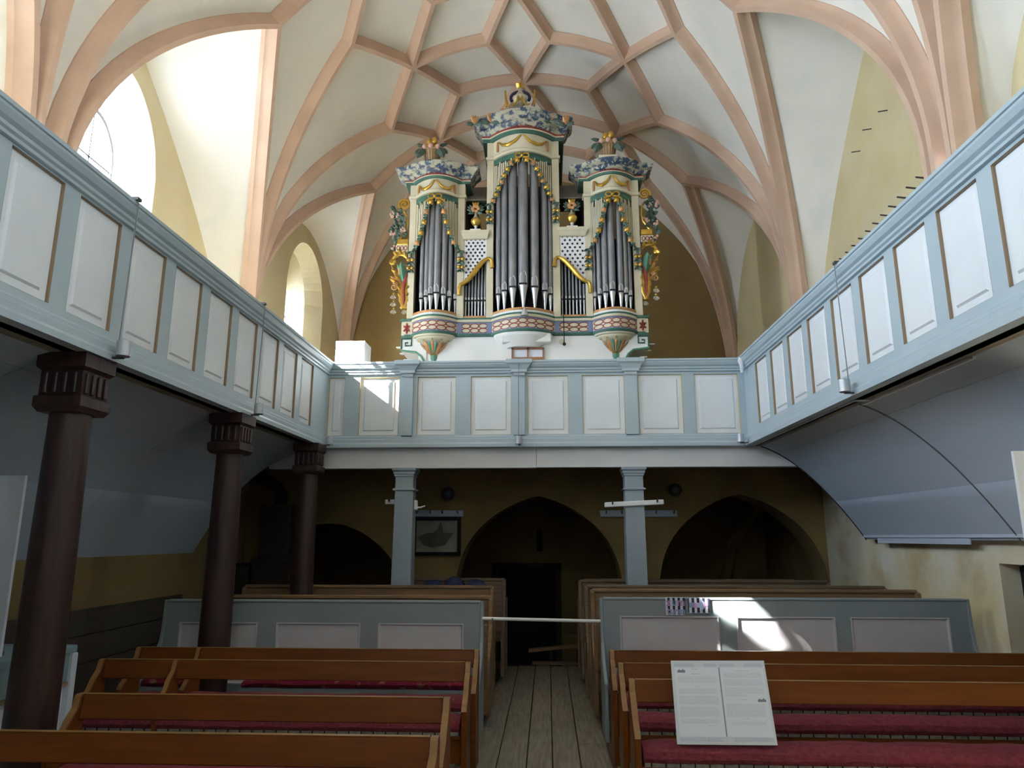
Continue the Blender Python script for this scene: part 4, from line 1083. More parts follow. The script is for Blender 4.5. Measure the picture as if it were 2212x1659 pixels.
# end blocks with star, scroll brackets below
for sgn, xa, xb in ((-1, pl0 - .06, pl0 + .09), (1, pr3 - .09, pr3 + .06)):
    o1 = MB().box(xa, xb, YF - .05, YF + .6, ZFB + .02, ZFT + .02).build('end_block', M['cream'], org)
    MB().box(xa - .02, xb + .02, YF - .07, YF + .6, ZFT + .02, ZFT + .06).build('end_cap', M['green'], org, bevel=.008)
    st = MB(); cx, cz = (xa + xb)/2, (ZFB + ZFT)/2 + .02
    for k in range(6): st.leaf((cx, YF - .051, cz), (cx + .055*cos(k*pi/3 + pi/2), YF - .053, cz + .085*sin(k*pi/3 + pi/2)), .035)
    st.build('star', M['redp'], o1)
    z0 = ZFB + .02; i_, o_ = (xb, xa) if sgn < 0 else (xa, xb)
    pts = [(o_, z0), (i_ + sgn*.0 - sgn*.20, z0), (i_ - sgn*.20, z0 - .42), (i_ - sgn*.17, z0 - .36), (i_ - sgn*.13, z0 - .29), (i_ - sgn*.06, z0 - .235), (o_, z0 - .21)]
    br = MB().prism(pts, YF - .04, YF + .5, lambda u, v, a: (u, a, v)).build('scroll_bracket', M['cwhite'], org)
    MB().tube([(u, YF - .045, v) for u, v in pts[2:]], .016, 6).build('bracket_line', M['greenlt'], br)
    MB().box(min(o_, i_), max(o_, i_), YF - .055, YF - .04, z0 - .035, z0).build('bracket_line', M['green'], br)
    kx = lambda f: o_ + (i_ - o_)*f
    key = [(.05, -.20), (.05, -.05), (.95, -.05), (.95, -.15), (.4, -.15), (.4, -.105), (.65, -.105)]
    MB().tube([(kx(f), YF - .048, z0 + dz*.95) for f, dz in key], .012, 4).build('meander', M['green'], br)
    for j in range(3):
        zq = z0 - .13 - j*.09; xq = o_ - sgn*.0 if j == 0 else o_ - sgn*.055*j
        MB().box(min(xq, xq + sgn*.10), max(xq, xq + sgn*.10), YF + .1, YF + .16, zq, zq + .02).build('stop_lever', M['cwhite'], org, bevel=.006)
# hanging corbels under the outer towers, shell corbel under the middle one
for t in (TW[0], TW[2]):
    cx = (t['p'][1] + t['p'][2])/2; hw = (t['p'][2] - t['p'][1])/2
    prof = [(.0, -.345), (.03, -.34), (.044, -.30), (.048, -.25), (.066, -.19), (.105, -.135), (.165, -.09), (.225, -.06), (.25, -.045), (.256, -.028), (.288, -.020), (.295, .0)]
    prof = [(r*hw/.295, ZFB + z*1.0) for r, z in prof]
    mb = MB(); rows = []
    for r, z in prof:
        rows.append([(cx + r*cos(pi + pi*i/18), YF - .0 + (.5*r if False else r*.78)*sin(pi + pi*i/18), z) for i in range(19)])
    mb.grid(rows); co = mb.build('hanging_corbel', M['cream'], org, smooth=True)
    g1, g2, g3 = MB(), MB(), MB()
    for k, a in enumerate(np.linspace(-1.25, 1.25, 9)):
        an = -pi/2 + a
        zt, rt_ = ZFB - .095 - .03*abs(a), .25
        b0 = (cx + .048*cos(an), YF + .042*sin(an) - .004, ZFB - .25); t0 = (cx + (.16 if k % 2 else .19)*cos(an)*hw/.295*1.02, YF + .15*sin(an)*hw/.295*1.05, ZFB - .078)
        (g1 if k in (3, 5) else g2).leaf(b0, t0, .07, (cos(an), sin(an), -.4), .12)
        if k % 2 == 0: g3.ball((cx + .215*cos(an)*hw/.295, YF + .172*sin(an)*hw/.295, ZFB - .064), .013, 6, 4)
    g1.build('corbel_leaf', M['greenlt'], co); g2.build('corbel_leaf', M['goldred'], co); g3.build('corbel_bead', M['gold'], co)
    MB().lathe([(.0, -.350), (.034, -.343), (.049, -.30), (.052, -.25)], (cx, YF - .0, ZFB), 14).build('corbel_bud', M['greenlt'], co, smooth=True)
    MB().lathe([(.050, -.262), (.057, -.254), (.050, -.246)], (cx, YF, ZFB), 14).build('corbel_band', M['gold'], co, smooth=True)
t = TW[1]; cx = (t['p'][1] + t['p'][2])/2; hw = (t['p'][2] - t['p'][1])/2
rows = []
for r, z in ((.55, -.17), (.66, -.13), (.78, -.09), (.90, -.055), (.97, -.03), (.985, .0)):
    rows.append([(cx + hw*r*cos(pi + pi*i/22), YF - .0 + .27*r*sin(pi + pi*i/22), ZFB + z) for i in range(23)])
mb = MB().grid(rows); mb.add(rows[0], [tuple(range(23))]); mb.build('shell_corbel', M['cwhite'], org, smooth=True)
# small framed pane in the base, knob, hanging cable
w0, w1 = U(1105, 772, YF - .05), U(1175, 751, YF - .05)
t = MB(); fb = .02
for a in ((w0[0], w1[0], w1[1] - fb, w1[1]), (w0[0], w1[0], w0[1] - .05, w0[1] + fb - .02), (w0[0], w0[0] + fb, w0[1], w1[1]), (w1[0] - fb, w1[0], w0[1], w1[1]), ((w0[0] + w1[0])/2 - .010, (w0[0] + w1[0])/2 + .010, w0[1], w1[1])):
    t.box(a[0], a[1], YF - .06, YF - .02, a[2], a[3])
pw = t.build('music_shelf_frame', M['brown'], org)
MB().box(w0[0] + .02, (w0[0] + w1[0])/2 - .01, YF - .035, YF - .022, w0[1], w1[1] - fb).build('pane', M['paper'], pw)
MB().box((w0[0] + w1[0])/2 + .01, w1[0] - .02, YF - .035, YF - .022, w0[1], w1[1] - fb).build('pane', M['paper'], pw)
q = U(1213, 738, YF - .04); MB().lathe([(.034, 0), (.034, -.02), (.025, -.03), (.012, -.03), (.012, -.045)], (q[0], YF - .02, q[1]), 14, 'y').build('round_knob', M['cream'], org, smooth=True)
q0, q1 = U(1216, 640, YF - .10), U(1219, 742, YF - .10)
cb = MB().tube([(q0[0], YF - .02, q0[1] + .02), (q0[0], YF - .10, q0[1]), (q1[0], YF - .10, q1[1])], .006, 6).build('hanging_cable', M['black'], org)
MB().lathe([(.006, .02), (.022, .0), (.022, -.02), (.006, -.03)], (q1[0], YF - .10, q1[1]), 8).build('cable_plug', M['black'], cb, smooth=True)
q = U(1133, 676, YF - .34); MB().lathe([(.012, .08), (.018, .06), (.05, -.02), (.052, -.04), (.04, -.04)], (q[0], YF - .34, q[1]), 14).build('desk_lamp', M['zinc'], org, smooth=True)

# case posts, backing and sides
def post(x0, x1, z0, z1, nm='case_post', d=.0):
    return MB().box(x0, x1, YF - .03 - d, YF + .10, z0, z1).build(nm, M['cream'], org, bevel=.006)
for t in TW:
    p = t['p']
    for a, b in ((p[0], p[1]), (p[2], p[3])):
        q = post(a, b, ZB - .03, t['cap'])
        MB().box(a - .02, b + .02, YF - .055, YF + .1, t['cap'], t['cap'] + .045).build('post_capital', M['cream'], q, bevel=.01)
        MB().box(a, b, YF - .03, YF + .1, t['cap'] + .04, t['e0'] + .02).build('upper_post', M['cream'], q)
    # tower sides and back
    for a in (p[0], p[3]):
        s_ = -1 if a == p[0] else 1
        MB().box(min(a, a - s_*.03), max(a, a - s_*.03), YF + .08, YF + 1.9, ZB, t['top'] - .02).build('case_side', M['dark'], org)
MB().box(pl0, pr3, YF + 1.9, YF + 1.95, ZFB, TW[0]['cap'] + .1).build('case_back', M['dark'], org)
MB().box(pc0, pc3, YF + 1.9, YF + 1.95, ZFB, TW[1]['top']).build('case_back', M['dark'], org)
MB().box(pl1, pr2, YF + .30, YF + .32, ZB, U(1026, 503)[1]).build('wind_chest_panel', M['black'], org)
for a, b in ((pl3, pc0), (pc3, pr0)):
    m = (a + b)/2; z0, z1 = U(m*0 + 1026, 425)[1], U(1026, 378)[1]
    MB().hexa([(a, YF + .12, z0), (b, YF + .12, z0), (b, YF + .75, z0 + .1), (a, YF + .75, z0 + .1), (a, YF + .12, z0 + .02), (b, YF + .12, z0 + .02), (b, YF + .75, z1 + .2), (a, YF + .75, z1 + .2)]).build('roof_board', M['under'], org)


def pipe(x, y, r, z0, zm, zt, nm='organ_pipe'):
    """z0 tip of the foot, zm mouth, zt top"""
    o = MB().lathe([(r, zm - .02), (r, zm + .02), (r*.98, zt)], (x, y, 0), 14).build(nm, M['tin'], org, smooth=True)
    MB().lathe([(.012, z0), (r*.72, zm - .045 - r*.5), (r*.98, zm - .012), (r*.9, zm - .004)], (x, y, 0), 14).build('pipe_foot', M['tinlt'], o, smooth=True)
    w = r*.72; h = r*2.5
    lip = MB(); rows = []
    for zz, k in ((zm + .008, 1.0), (zm + h*.6, 1.0), (zm + h*.85, .8), (zm + h, .35)):
        rows.append([(x - w*k, y - r*.70 - .004 if False else y - sqrt(max(0, r*r - (w*k)**2)) - .002, zz), (x, y - r*.88, zz), (x + w*k, y - sqrt(max(0, r*r - (w*k)**2)) - .002, zz)])
    lip.grid([[(a[0], a[1] - .004, a[2]) for a in rw] for rw in rows]); lip.build('pipe_lip', M['tinlt'], o)
    MB().hexa([(x - w, y - r*1.0, zm - .012), (x + w, y - r*1.0, zm - .012), (x + w, y - r*.5, zm - .012), (x - w, y - r*.5, zm - .012), (x - w, y - r*1.0, zm + .008), (x + w, y - r*1.0, zm + .008), (x + w, y - r*.5, zm + .008), (x - w, y - r*.5, zm + .008)]).build('pipe_mouth', M['black'], o)
    return o


PIPES = [(((908, .033), (918, .036), (927.5, .043), (940, .050), (955, .043), (968, .036), (981, .032)), 672, 641, 0, .02),
         (((1076, .042), (1089, .048), (1107, .062), (1130, .072), (1155, .062), (1177, .048), (1189, .042)), 671, 624, 1, .035),
         (((1286, .032), (1297, .036), (1310, .043), (1325, .050), (1343, .043), (1354, .036), (1363, .033)), 667, 634, 2, .02)]
def open_z(t, x):
    """lower edge of the carved pipe shade"""
    c = (t['p'][1] + t['p'][2])/2; u = abs((x - c)/((t['p'][2] - t['p'][1])/2))
    pts = [(0, 1.0), (.15, .985), (.27, .93), (.38, .82), (.50, .55), (.70, .26), (.86, .10), (1.0, 0), (1.2, 0)] if t is not TW[1] else [(0, 1.0), (.2, .985), (.36, .93), (.48, .80), (.61, .62), (.84, .27), (1.0, .02), (1.2, 0)]
    for (a, fa), (b, fb_) in zip(pts[:-1], pts[1:]):
        if a <= u <= b: f = fa + (fb_ - fa)*(u - a)/(b - a); break
    else: f = 0
    return t['side'] + (t['ap'] - t['side'])*f
for ps, yb, ym, ti, mk in PIPES:
    t = TW[ti]
    for k, (px, r) in enumerate(ps):
        x = U(px, (yb + ym)/2, YF - plan(U(px, 600)[0]))[0]
        y = YF - plan(x)*.85 + .06
        z0 = U(px, yb, y)[1]
        if k: pass
        z0 = ZB + .09
        zm = z0 + .21 + mk*6*max(0, 1 - abs(k - 3)/3.0)*.45 + (.05 if ti == 1 else 0)
        pipe(x, y, r, z0, zm, min(t['cap'] - .02, open_z(t, x) + .20))
for a, b, px0, px1, rv in ((pl3, pc0, 1008, 1048, False), (pc3, pr0, 1218, 1263, True)):
    for k in range(7):
        f = (k + .5)/7; x = a + (b - a)*f
        g = f if not rv else 1 - f
        pipe(x, YF + .06, .0175, ZB + .06, ZB + .30 , U(1026, 625 - 64*g**.8)[1] + .02)
# sills: gilt rim and cream drums under the pipes
for t in TW:
    xs = [t['p'][1] + (t['p'][2] - t['p'][1])*i/16 for i in range(17)]
    front_band([(-.06, ZFT + .06), (.03, ZFT + .06), (.03, ZB + .055), (-.06, ZB + .055)], 'tower_drum', M['cwhite'], xs)
    front_band([(-.06, ZB + .053), (.035, ZB + .053), (.042, ZB + .068), (.035, ZB + .088), (-.06, ZB + .088)], 'gilt_rim', M['goldred'], xs)
    # floor of the pipe field
    c = (t['p'][1] + t['p'][2])/2
    mb = MB(); mb.add([(x, YF - plan(x), ZB + .08) for x in xs] + [(xs[-1], YF + .3, ZB + .08), (xs[0], YF + .3, ZB + .08)], [tuple(range(19))]); mb.build('pipe_board', M['dark'], org)
for a, b in ((pl3, pc0), (pc3, pr0)):
    MB().box(a, b, YF - .02, YF + .3, ZFT + .06, ZB + .02).build('flat_sill', M['cream'], org)
    MB().box(a, b, YF - .025, YF + .02, ZB + .02, ZB + .055).build('gilt_rim', M['goldred'], org, bevel=.006)

# carved pipe shades with hanging strips, garlands and bows
random.seed(11)
for ti, t in enumerate(TW):
    p = t['p']; c = (p[1] + p[2])/2; hw = (p[2] - p[1])/2; n = 30
    zt = t['cap'] + .02
    # entablature drum with swag
    xs = [p[1] + (p[2] - p[1])*i/20 for i in range(21)]
    ent = front_band([(-.08, zt), (.022, zt), (.022, t['e0']), (-.08, t['e0'])], 'entablature', M['cream'], xs)
    front_band([(-.02, zt - .03), (.045, zt - .03), (.05, zt + .01), (.025, zt + .035), (-.02, zt + .035)], 'arch_moulding', M['cream'], xs)
    front_band([(-.10, zt - .11), (.004, zt - .11), (.004, zt - .03), (-.10, zt - .03)], 'shade_header', M['green'], xs)
    sh = MB()
    for i in range(n):
        xa, xb = p[1] + (p[2] - p[1])*i/n, p[1] + (p[2] - p[1])*(i + .66)/n
        za, zb = open_z(t, xa), open_z(t, xb); pr = .006 + .012*(i % 2)
        ya, yb = YF - plan(xa) - pr + .012, YF - plan(xb) - pr + .012
        z1 = zt - .10 - .05*random.random()*(i % 3)
        if max(za, zb) > z1: continue
        sh.hexa([(xa, ya, za), (xb, yb, zb), (xb, yb + .03, zb), (xa, ya + .03, za), (xa, ya, z1), (xb, yb, z1), (xb, yb + .03, z1), (xa, ya + .03, z1)])
    so_ = sh.build('pipe_shade', M['cream'], org, kind='stuff')
    back = MB()
    for i in range(22):
        xa, xb = p[1] + (p[2] - p[1])*i/22, p[1] + (p[2] - p[1])*(i + 1)/22
        za, zb = open_z(t, xa) + .01, open_z(t, xb) + .01; ya, yb = YF - plan(xa) + .025, YF - plan(xb) + .025
        back.hexa([(xa, ya, za), (xb, yb, zb), (xb, yb + .012, zb), (xa, ya + .012, za), (xa, ya, zt), (xb, yb, zt), (xb, yb + .012, zt), (xa, ya + .012, zt)])
    back.build('shade_ground', M['shade'], so_)
    for sg in (-1, 1):
        us = [.10 + .95*i/26 for i in range(27)]
        path = [(c + sg*u*hw, YF - plan(c + sg*u*hw) - .018, open_z(t, c + sg*u*hw)) for u in us]
        ga = MB().tube(path, .016, 6).build('garland', M['greenlt'], org, smooth=True)
        L = [0]
        for q0, q1 in zip(path[:-1], path[1:]): L.append(L[-1] + (Vector(q1) - Vector(q0)).length)
        nf = 10 if ti != 1 else 15
        lf = MB()
        for k in range(nf):
            s_ = L[-1]*(k + .5)/nf; j = max(i for i in range(len(L)) if L[i] <= s_); q = Vector(path[j]).lerp(Vector(path[min(j + 1, len(path) - 1)]), (s_ - L[j])/max(1e-6, (L[min(j+1, len(L)-1)] - L[j])))
            if k % 2 == 0:
                f = MB(); f.ball((q.x, q.y - .020, q.z), (.034, .018, .034), 8, 5)
                for a in range(4): f.ball((q.x + .027*cos(a*pi/2 + .6), q.y - .012, q.z + .030*sin(a*pi/2 + .6)), (.019, .012, .019), 6, 4)
                f.build('garland_flower', M['gold'] if (k//2) % 3 != 1 else M['goldred'], ga, smooth=True)
            else:
                for a in (.4, 2.2, 3.8, 5.3): lf.leaf((q.x, q.y - .008, q.z), (q.x + .042*cos(a), q.y - .015, q.z + .05*sin(a)), .028)
        lf.build('garland_leaf', M['leafdk'], ga, kind='stuff')
        # tassel of flowers where the garland ends on the post
        xe = c + sg*(hw + .055); ze = t['side'] - .02; e = MB()
        dz = (-.05, -.14, -.21, -.27, -.33)
        MB().tube([(xe - sg*.05, YF - .04, ze + .03), (xe, YF - .05, ze - .05), (xe, YF - .05, ze - .33)], [.016, .02, .008], 6).build('garland_tail', M['leafdk'], ga, smooth=True)
        for k, z in enumerate(dz):
            for a in (-1, 1): e.leaf((xe, YF - .05, ze + z + .04), (xe + a*.06, YF - .07, ze + z - .02), .04)
        e.build('garland_leaf', M['leafdk'], ga, kind='stuff')
        for z in (-.15, -.27):
            f = MB()
            for a in (-1, 1): f.ball((xe + a*.027, YF - .075, ze + z), (.028, .02, .026), 8, 5)
            f.build('garland_flower', M['gold'], ga, smooth=True)
        # swag on the entablature
        z1, z0 = t['e0'] - .05, zt + .06
        zc = t['e0'] - .03
        pts = [(c + sg*.015, zc), (c + sg*hw*.25, zc - .09), (c + sg*hw*.48, zc - .125), (c + sg*hw*.68, zc - .10), (c + sg*hw*.82, zc - .03)]
        fine = []
        for i in range(17):
            f = i/16*(len(pts) - 1); j = min(int(f), len(pts) - 2); g = f - j
            x = pts[j][0]*(1 - g) + pts[j+1][0]*g; z = pts[j][1]*(1 - g) + pts[j+1][1]*g
            fine.append((x, YF - plan(x) - .035, z))
        sw = MB().tube(fine, [.010 + .016*sin(pi*min(1, i/16)) for i in range(17)], 8).build('swag', M['gold'] if ti else M['gold'], ent, smooth=True)
        x = c + sg*hw*.86
        MB().tube([(x, YF - plan(x) - .03, zc - .02), (x, YF - plan(x) - .035, zc - .09), (x, YF - plan(x) - .035, zc - .17)], [.012, .020, .016], 6).build('swag_tassel', M['goldred'], ent, smooth=True)
    # gilt bow over the shade
    zb_ = t['ap'] + .035; yq = YF - plan(c) - .05; b = MB()
    for sg in (-1, 1):
        b.tube([(c + sg*(.01 + .05*(1 - cos(a))/1.2), yq, zb_ + .035*sin(a) + .012) for a in [2*pi*i/12 for i in range(13)]], .013, 6)
        b.tube([(c + sg*.02, yq, zb_ - .01), (c + sg*.08, yq + .01, zb_ - .02), (c + sg*.14, yq + .02, zb_ - .055)], [.014, .016, .009], 6)
    b.ball((c, yq - .01, zb_ + .01), .024, 8, 6)
    b.build('gilt_bow', M['gold'], org, smooth=True)
    # cornice: green band, carmine dentils, marbled cove
    e0, tp = t['e0'], t['top']; dh = tp - e0
    xs = sorted(set([p[0] - .03, p[3] + .03] + [p[1] - .02 + (p[2] - p[1] + .04)*i/20 for i in range(21)]))
    def wide(prof, nm, m, dp=1.9):
        rows = []
        for x in xs:
            f = (x - c)/((p[3] - p[0])/2 + .03); r = []
            for v, z in prof: r.append((x + (f/abs(f) if abs(f) > .999 else f)*v*1.0, YF - plan(x) - v, z))
            rows.append(r)
        n_ = len(prof); b_ = [[(q[0], YF + dp, q[2]) for q in rows[0]]] + rows + [[(q[0], YF + dp, q[2]) for q in rows[-1]]]
        mb = MB().grid(b_, closed=True); mb.add(b_[0], [tuple(range(n_))]); mb.add(b_[-1], [tuple(range(n_))])
        return mb.build(nm, m, org, smooth=True)
    wide([(-.10, e0 - .005), (.035, e0 - .005), (.04, e0 + dh*.16), (-.10, e0 + dh*.16)], 'cornice_green_band', M['green'])
    wide([(-.10, e0 + dh*.155), (.05, e0 + dh*.155), (.05, e0 + dh*.21), (-.10, e0 + dh*.21)], 'cornice_cream_line', M['cream'])
    dn_ = wide([(-.10, e0 + dh*.21), (.045, e0 + dh*.21), (.05, e0 + dh*.30), (-.10, e0 + dh*.30)], 'cornice_carmine_band', M['redp'])
    de = MB(); nd = 30 if ti == 1 else 24
    for k in range(nd):
        x = p[1] + (p[2] - p[1])*(k + .5)/nd; y = YF - plan(x)
        de.box(x - .007, x + .007, y - .066, y - .04, e0 + dh*.25, e0 + dh*.34)
    de.build('dentil', M['redp'], dn_)
    wide([(-.10, e0 + dh*.30), (.055, e0 + dh*.30), (.085, e0 + dh*.42), (.10, e0 + dh*.55), (.10, e0 + dh*.60), (.13, e0 + dh*.68), (.165, e0 + dh*.82), (.175, e0 + dh*.97), (.175, tp), (-.10, tp)], 'marbled_cornice', M['marble'], .22)

# lattice fields with cap, S-shaped gilt moulding and urn
for (a, b, rv) in ((pl3, pc0, False), (pc3, pr0, True)):
    z1 = U(1026, 514)[1] if not rv else U(1236, 507)[1]; zc0 = z1; zc1 = U(1026, 503)[1] if not rv else U(1236, 496)[1]
    fl_ = lambda f: (f if not rv else 1 - f)
    low = lambda f: U(1026, 614 - 54*(3*fl_(f)**2 - 2*fl_(f)**3))[1]
    mb = MB(); N = 14
    for i in range(N):
        f0, f1 = i/N, (i + 1)/N; xa, xb = a + (b - a)*f0, a + (b - a)*f1
        mb.hexa([(xa, YF - .02, low(f0)), (xb, YF - .02, low(f1)), (xb, YF + .01, low(f1)), (xa, YF + .01, low(f0)), (xa, YF - .02, z1), (xb, YF - .02, z1), (xb, YF + .01, z1), (xa, YF + .01, z1)])
    lp = mb.build('lattice_panel', M['cwhite'], org)
    ho = MB(); gr = MB(); dx = (b - a)/5
    r_ = 0; z = z1 - .035
    while z > low(0 if not rv else 1) - .1:
        for k in range(5 if r_ % 2 == 0 else 4):
            x = a + dx*(k + .5 + (.5 if r_ % 2 else 0)); f = (x - a)/(b - a)
            if z > low(f) + .05: ho.lathe([(.0165, 0), (.0165, -.003)], (x, YF - .0195, z), 8, 'y')
        r_ += 1; z -= dx*.78
    ho.build('lattice_hole', M['navy'], lp)
    rows = []
    for v, z in ((.0, zc0 - .04), (.02, zc0 - .035), (.045, zc0 + .01), (.06, zc0 + .03), (.06, zc1)):
        rows.append([(a - v*.6, YF + .12, z), (a - v*.6, YF - .04 - v, z), (b + v*.6, YF - .04 - v, z), (b + v*.6, YF + .12, z)])
    mb = MB().grid(rows, closed=True); mb.add(rows[-1], [(0, 1, 2, 3)]); mb.add(rows[0], [(0, 1, 2, 3)]); cp = mb.build('lattice_cap', M['cream'], org)
    pa = []
    for i in range(15):
        f = i/14; pa.append((a - .04 + (b - a + .08)*f, YF - .05, low(f) - .012))
    hi, lo_ = (pa[-1], pa[0]) if not rv else (pa[0], pa[-1])
    pa = ([(lo_[0] - (.02 if not rv else -.02), YF - .05, lo_[2] - .16), (lo_[0] - (.02 if not rv else -.02), YF - .05, lo_[2] - .06)] if True else []) + (pa if not rv else pa[::-1]) + [(hi[0] + (.035 if not rv else -.035), YF - .05, hi[2] - .03), (hi[0] + (.045 if not rv else -.045), YF - .05, hi[2] - .14)]
    rr = [.026, .026] + [.024 + .012*sin(pi*i/14) for i in range(15)] + [.026, .030]
    MB().tube(pa, rr, 8).build('gilt_s_moulding', M['gold'], org, smooth=True)
    # urn with flowers
    cx = (a + b)/2; zb_ = zc1
    ur = MB().box(cx - .075, cx + .075, YF - .06, YF + .08, zb_, zb_ + .035).build('urn', M['cwhite'], org)
    MB().lathe([(.035, .03), (.02, .05), (.018, .085), (.03, .10)], (cx, YF, zb_), 14).build('urn_foot', M['cwhite'], ur, smooth=True)
    MB().lathe([(.025, .095), (.055, .12), (.072, .155), (.075, .18), (.066, .20), (.05, .21)], (cx, YF, zb_), 14).build('urn_bowl', M['gold'], ur, smooth=True)
    MB().lathe([(.06, .205), (.035, .23), (.02, .27), (.018, .31)], (cx, YF, zb_), 12).build('urn_neck', M['paleleaf'], ur, smooth=True)
    l1, l2, l3 = MB(), MB(), MB(); q = Vector((cx, YF - .01, zb_ + .32))
    for k, an in enumerate((-.55, -.1, .35, .8, pi - .8, pi - .35, pi + .1, pi + .55)):
        l1.leaf(q, q + Vector((.13*cos(an), -.03, .115*sin(an) + (.02 if abs(sin(an)) < .4 else 0))), .055)
    for an in (1.1, 1.35, 1.57, 1.8, 2.05): l2.leaf(q + Vector((0, -.02, .03)), q + Vector((.07*cos(an)*1.5, -.03, .13)), .035)
    for k in range(6): l3.ball(q + Vector((.04*cos(k), -.045, .035*sin(k) + .02)), (.028, .02, .028), 8, 5)
    l1.build('urn_leaf', M['leafdk'], ur); l2.build('urn_bloom', M['gold'], ur); l3.build('urn_flower', M['goldred'], ur, smooth=True)

# fruit baskets on the outer towers
for ti, px, yb, yt in ((0, 933, 357, 317), (2, 1313, 345, 306)):
    t = TW[ti]; yq = YF - .18
    x, z = U(px, yb + 1, yq)
    bs = MB().box(x - .13, x + .13, yq - .10, yq + .12, t['top'] - .02, z + .035).build('fruit_basket', M['cream'], org, bevel=.008)
    MB().lathe([(.085, .03), (.10, .09), (.125, .20), (.13, .215), (.11, .215)], (x, yq, z), 18).build('basket_body', M['wicker'], bs, smooth=True)
    rb = MB()
    for k in range(18):
        an = 2*pi*k/18; rb.tube([(x + .088*cos(an), yq + .088*sin(an), z + .035), (x + .125*cos(an), yq + .125*sin(an), z + .20)], .006, 4)
    rb.tube([(x + .132*cos(2*pi*i/16), yq + .132*sin(2*pi*i/16), z + .21) for i in range(17)], .012, 6)
    rb.build('basket_weave', M['wicker'], bs)
    fr_ = MB(); go = MB()
    for k in range(5): go.ball((x + (-.05, .05, 0, -.03, .04)[k], yq - .08 + .02*(k % 2), z + (.25, .25, .28, .33, .34)[k]), (.045, .04, .045 if k < 3 else .06), 9, 6)
    for k in range(8): fr_.ball((x + .13*cos(2*pi*k/8), yq - .03 + .11*sin(2*pi*k/8), z + .235), .038, 8, 5)
    for s_ in (-1, 1):
        for b0, t0, w_ in (((x + s_*.10, yq - .08, z + .25), (x + s_*.19, yq - .10, z + .04), .13), ((x + s_*.08, yq - .02, z + .29), (x + s_*.24, yq - .04, z + .30), .07), ((x + s_*.12, yq - .06, z + .24), (x + s_*.24, yq - .08, z + .12), .09)):
            MB().leaf(b0, t0, w_).build('basket_leaf', M['leafdk'], bs)
    go.build('gilt_fruit', M['gold'], bs, smooth=True); fr_.build('painted_fruit', M['pink'], bs, smooth=True)

# crown over the middle tower: plinth, globe in a ring, letters, flame; leaf sprays along the cornice
t = TW[1]; yq = YF - .20
x, zt_ = U(1124, 244, yq)[0], t['top']
cr = MB().box(x - .16, x + .16, yq - .10, yq + .12, zt_ - .02, zt_ + .07).build('crown', M['paleleaf'], org, bevel=.01)
MB().lathe([(.10, .06), (.06, .10), (.035, .15), (.05, .19)], (x, yq, zt_), 14).build('crown_stem', M['paleleaf'], cr, smooth=True)
gz_ = U(1122, 216, yq)[1]
MB().ball((x, yq, gz_), (.105, .10, .085), 16, 10).build('crown_globe', M['cream'], cr, smooth=True)
MB().tube([(x + .135*cos(a), yq - .03, gz_ + .012 + .10*sin(a)) for a in [-.5 + (pi + 1.0)*i/20 for i in range(21)]], .022, 8).build('crown_ring', M['navy'], cr, smooth=True)
mg = MB()
for s_ in (-1, 1):
    mg.tube([(x + s_*.20, yq - .05, gz_ - .14), (x + s_*.21, yq - .05, gz_ + .12)], .014, 6); mg.tube([(x + s_*.165, yq - .05, gz_ - .13), (x + s_*.205, yq - .05, gz_ + .0)], .010, 6)
    mg.tube([(x + s_*.02, yq - .10, gz_ - .02), (x + s_*.05, yq - .11, gz_ - .10), (x + s_*.09, yq - .09, gz_ - .14), (x + s_*.14, yq - .05, gz_ - .10)], [.012, .016, .014, .008], 6)
    mg.leaf((x + s_*.03, yq - .10, gz_ + .02), (x + s_*.025, yq - .12, gz_ - .13), .04)
mg.build('crown_gilt_ornament', M['gold'], cr, smooth=True)
MB().lathe([(.07, .07), (.06, .10), (.05, .15), (.03, .18)], (x, yq, gz_), 12).build('crown_neck', M['paleleaf'], cr, smooth=True)
ft = U(1124, 184, yq)[1]; fm = MB()
for an in (0, 1, 2, 3, 4, 5): fm.leaf((x, yq, gz_ + .16), (x + .06*cos(an*1.05), yq - .03 + .04*sin(an*1.05), ft + .03*(an % 2)), .06)
fm.build('crown_flame', M['gold'], cr)
for px, py, s_ in ((1025, 262, 1), (1060, 258, 1.15), (1088, 248, 1.1), (1160, 247, .9), (1188, 256, 1.15), (1222, 262, 1)):
    x, z = U(px, py, YF - .22); f = MB(); g = MB()
    for an in (.9, 1.3, 1.7, 2.1): f.leaf((x, YF - .22, z - .05), (x + .08*s_*cos(an), YF - .25, z + .075*s_*sin(an)), .05*s_)
    for an in (-.2, .3, pi - .3, pi + .2): g.leaf((x, YF - .22, z - .05), (x + .13*s_*cos(an), YF - .22, z - .045 + .07*sin(an)), .06*s_)
    o1 = f.build('cornice_bloom', M['goldred'], org); g.build('cornice_leaf', M['leafdk'], o1)

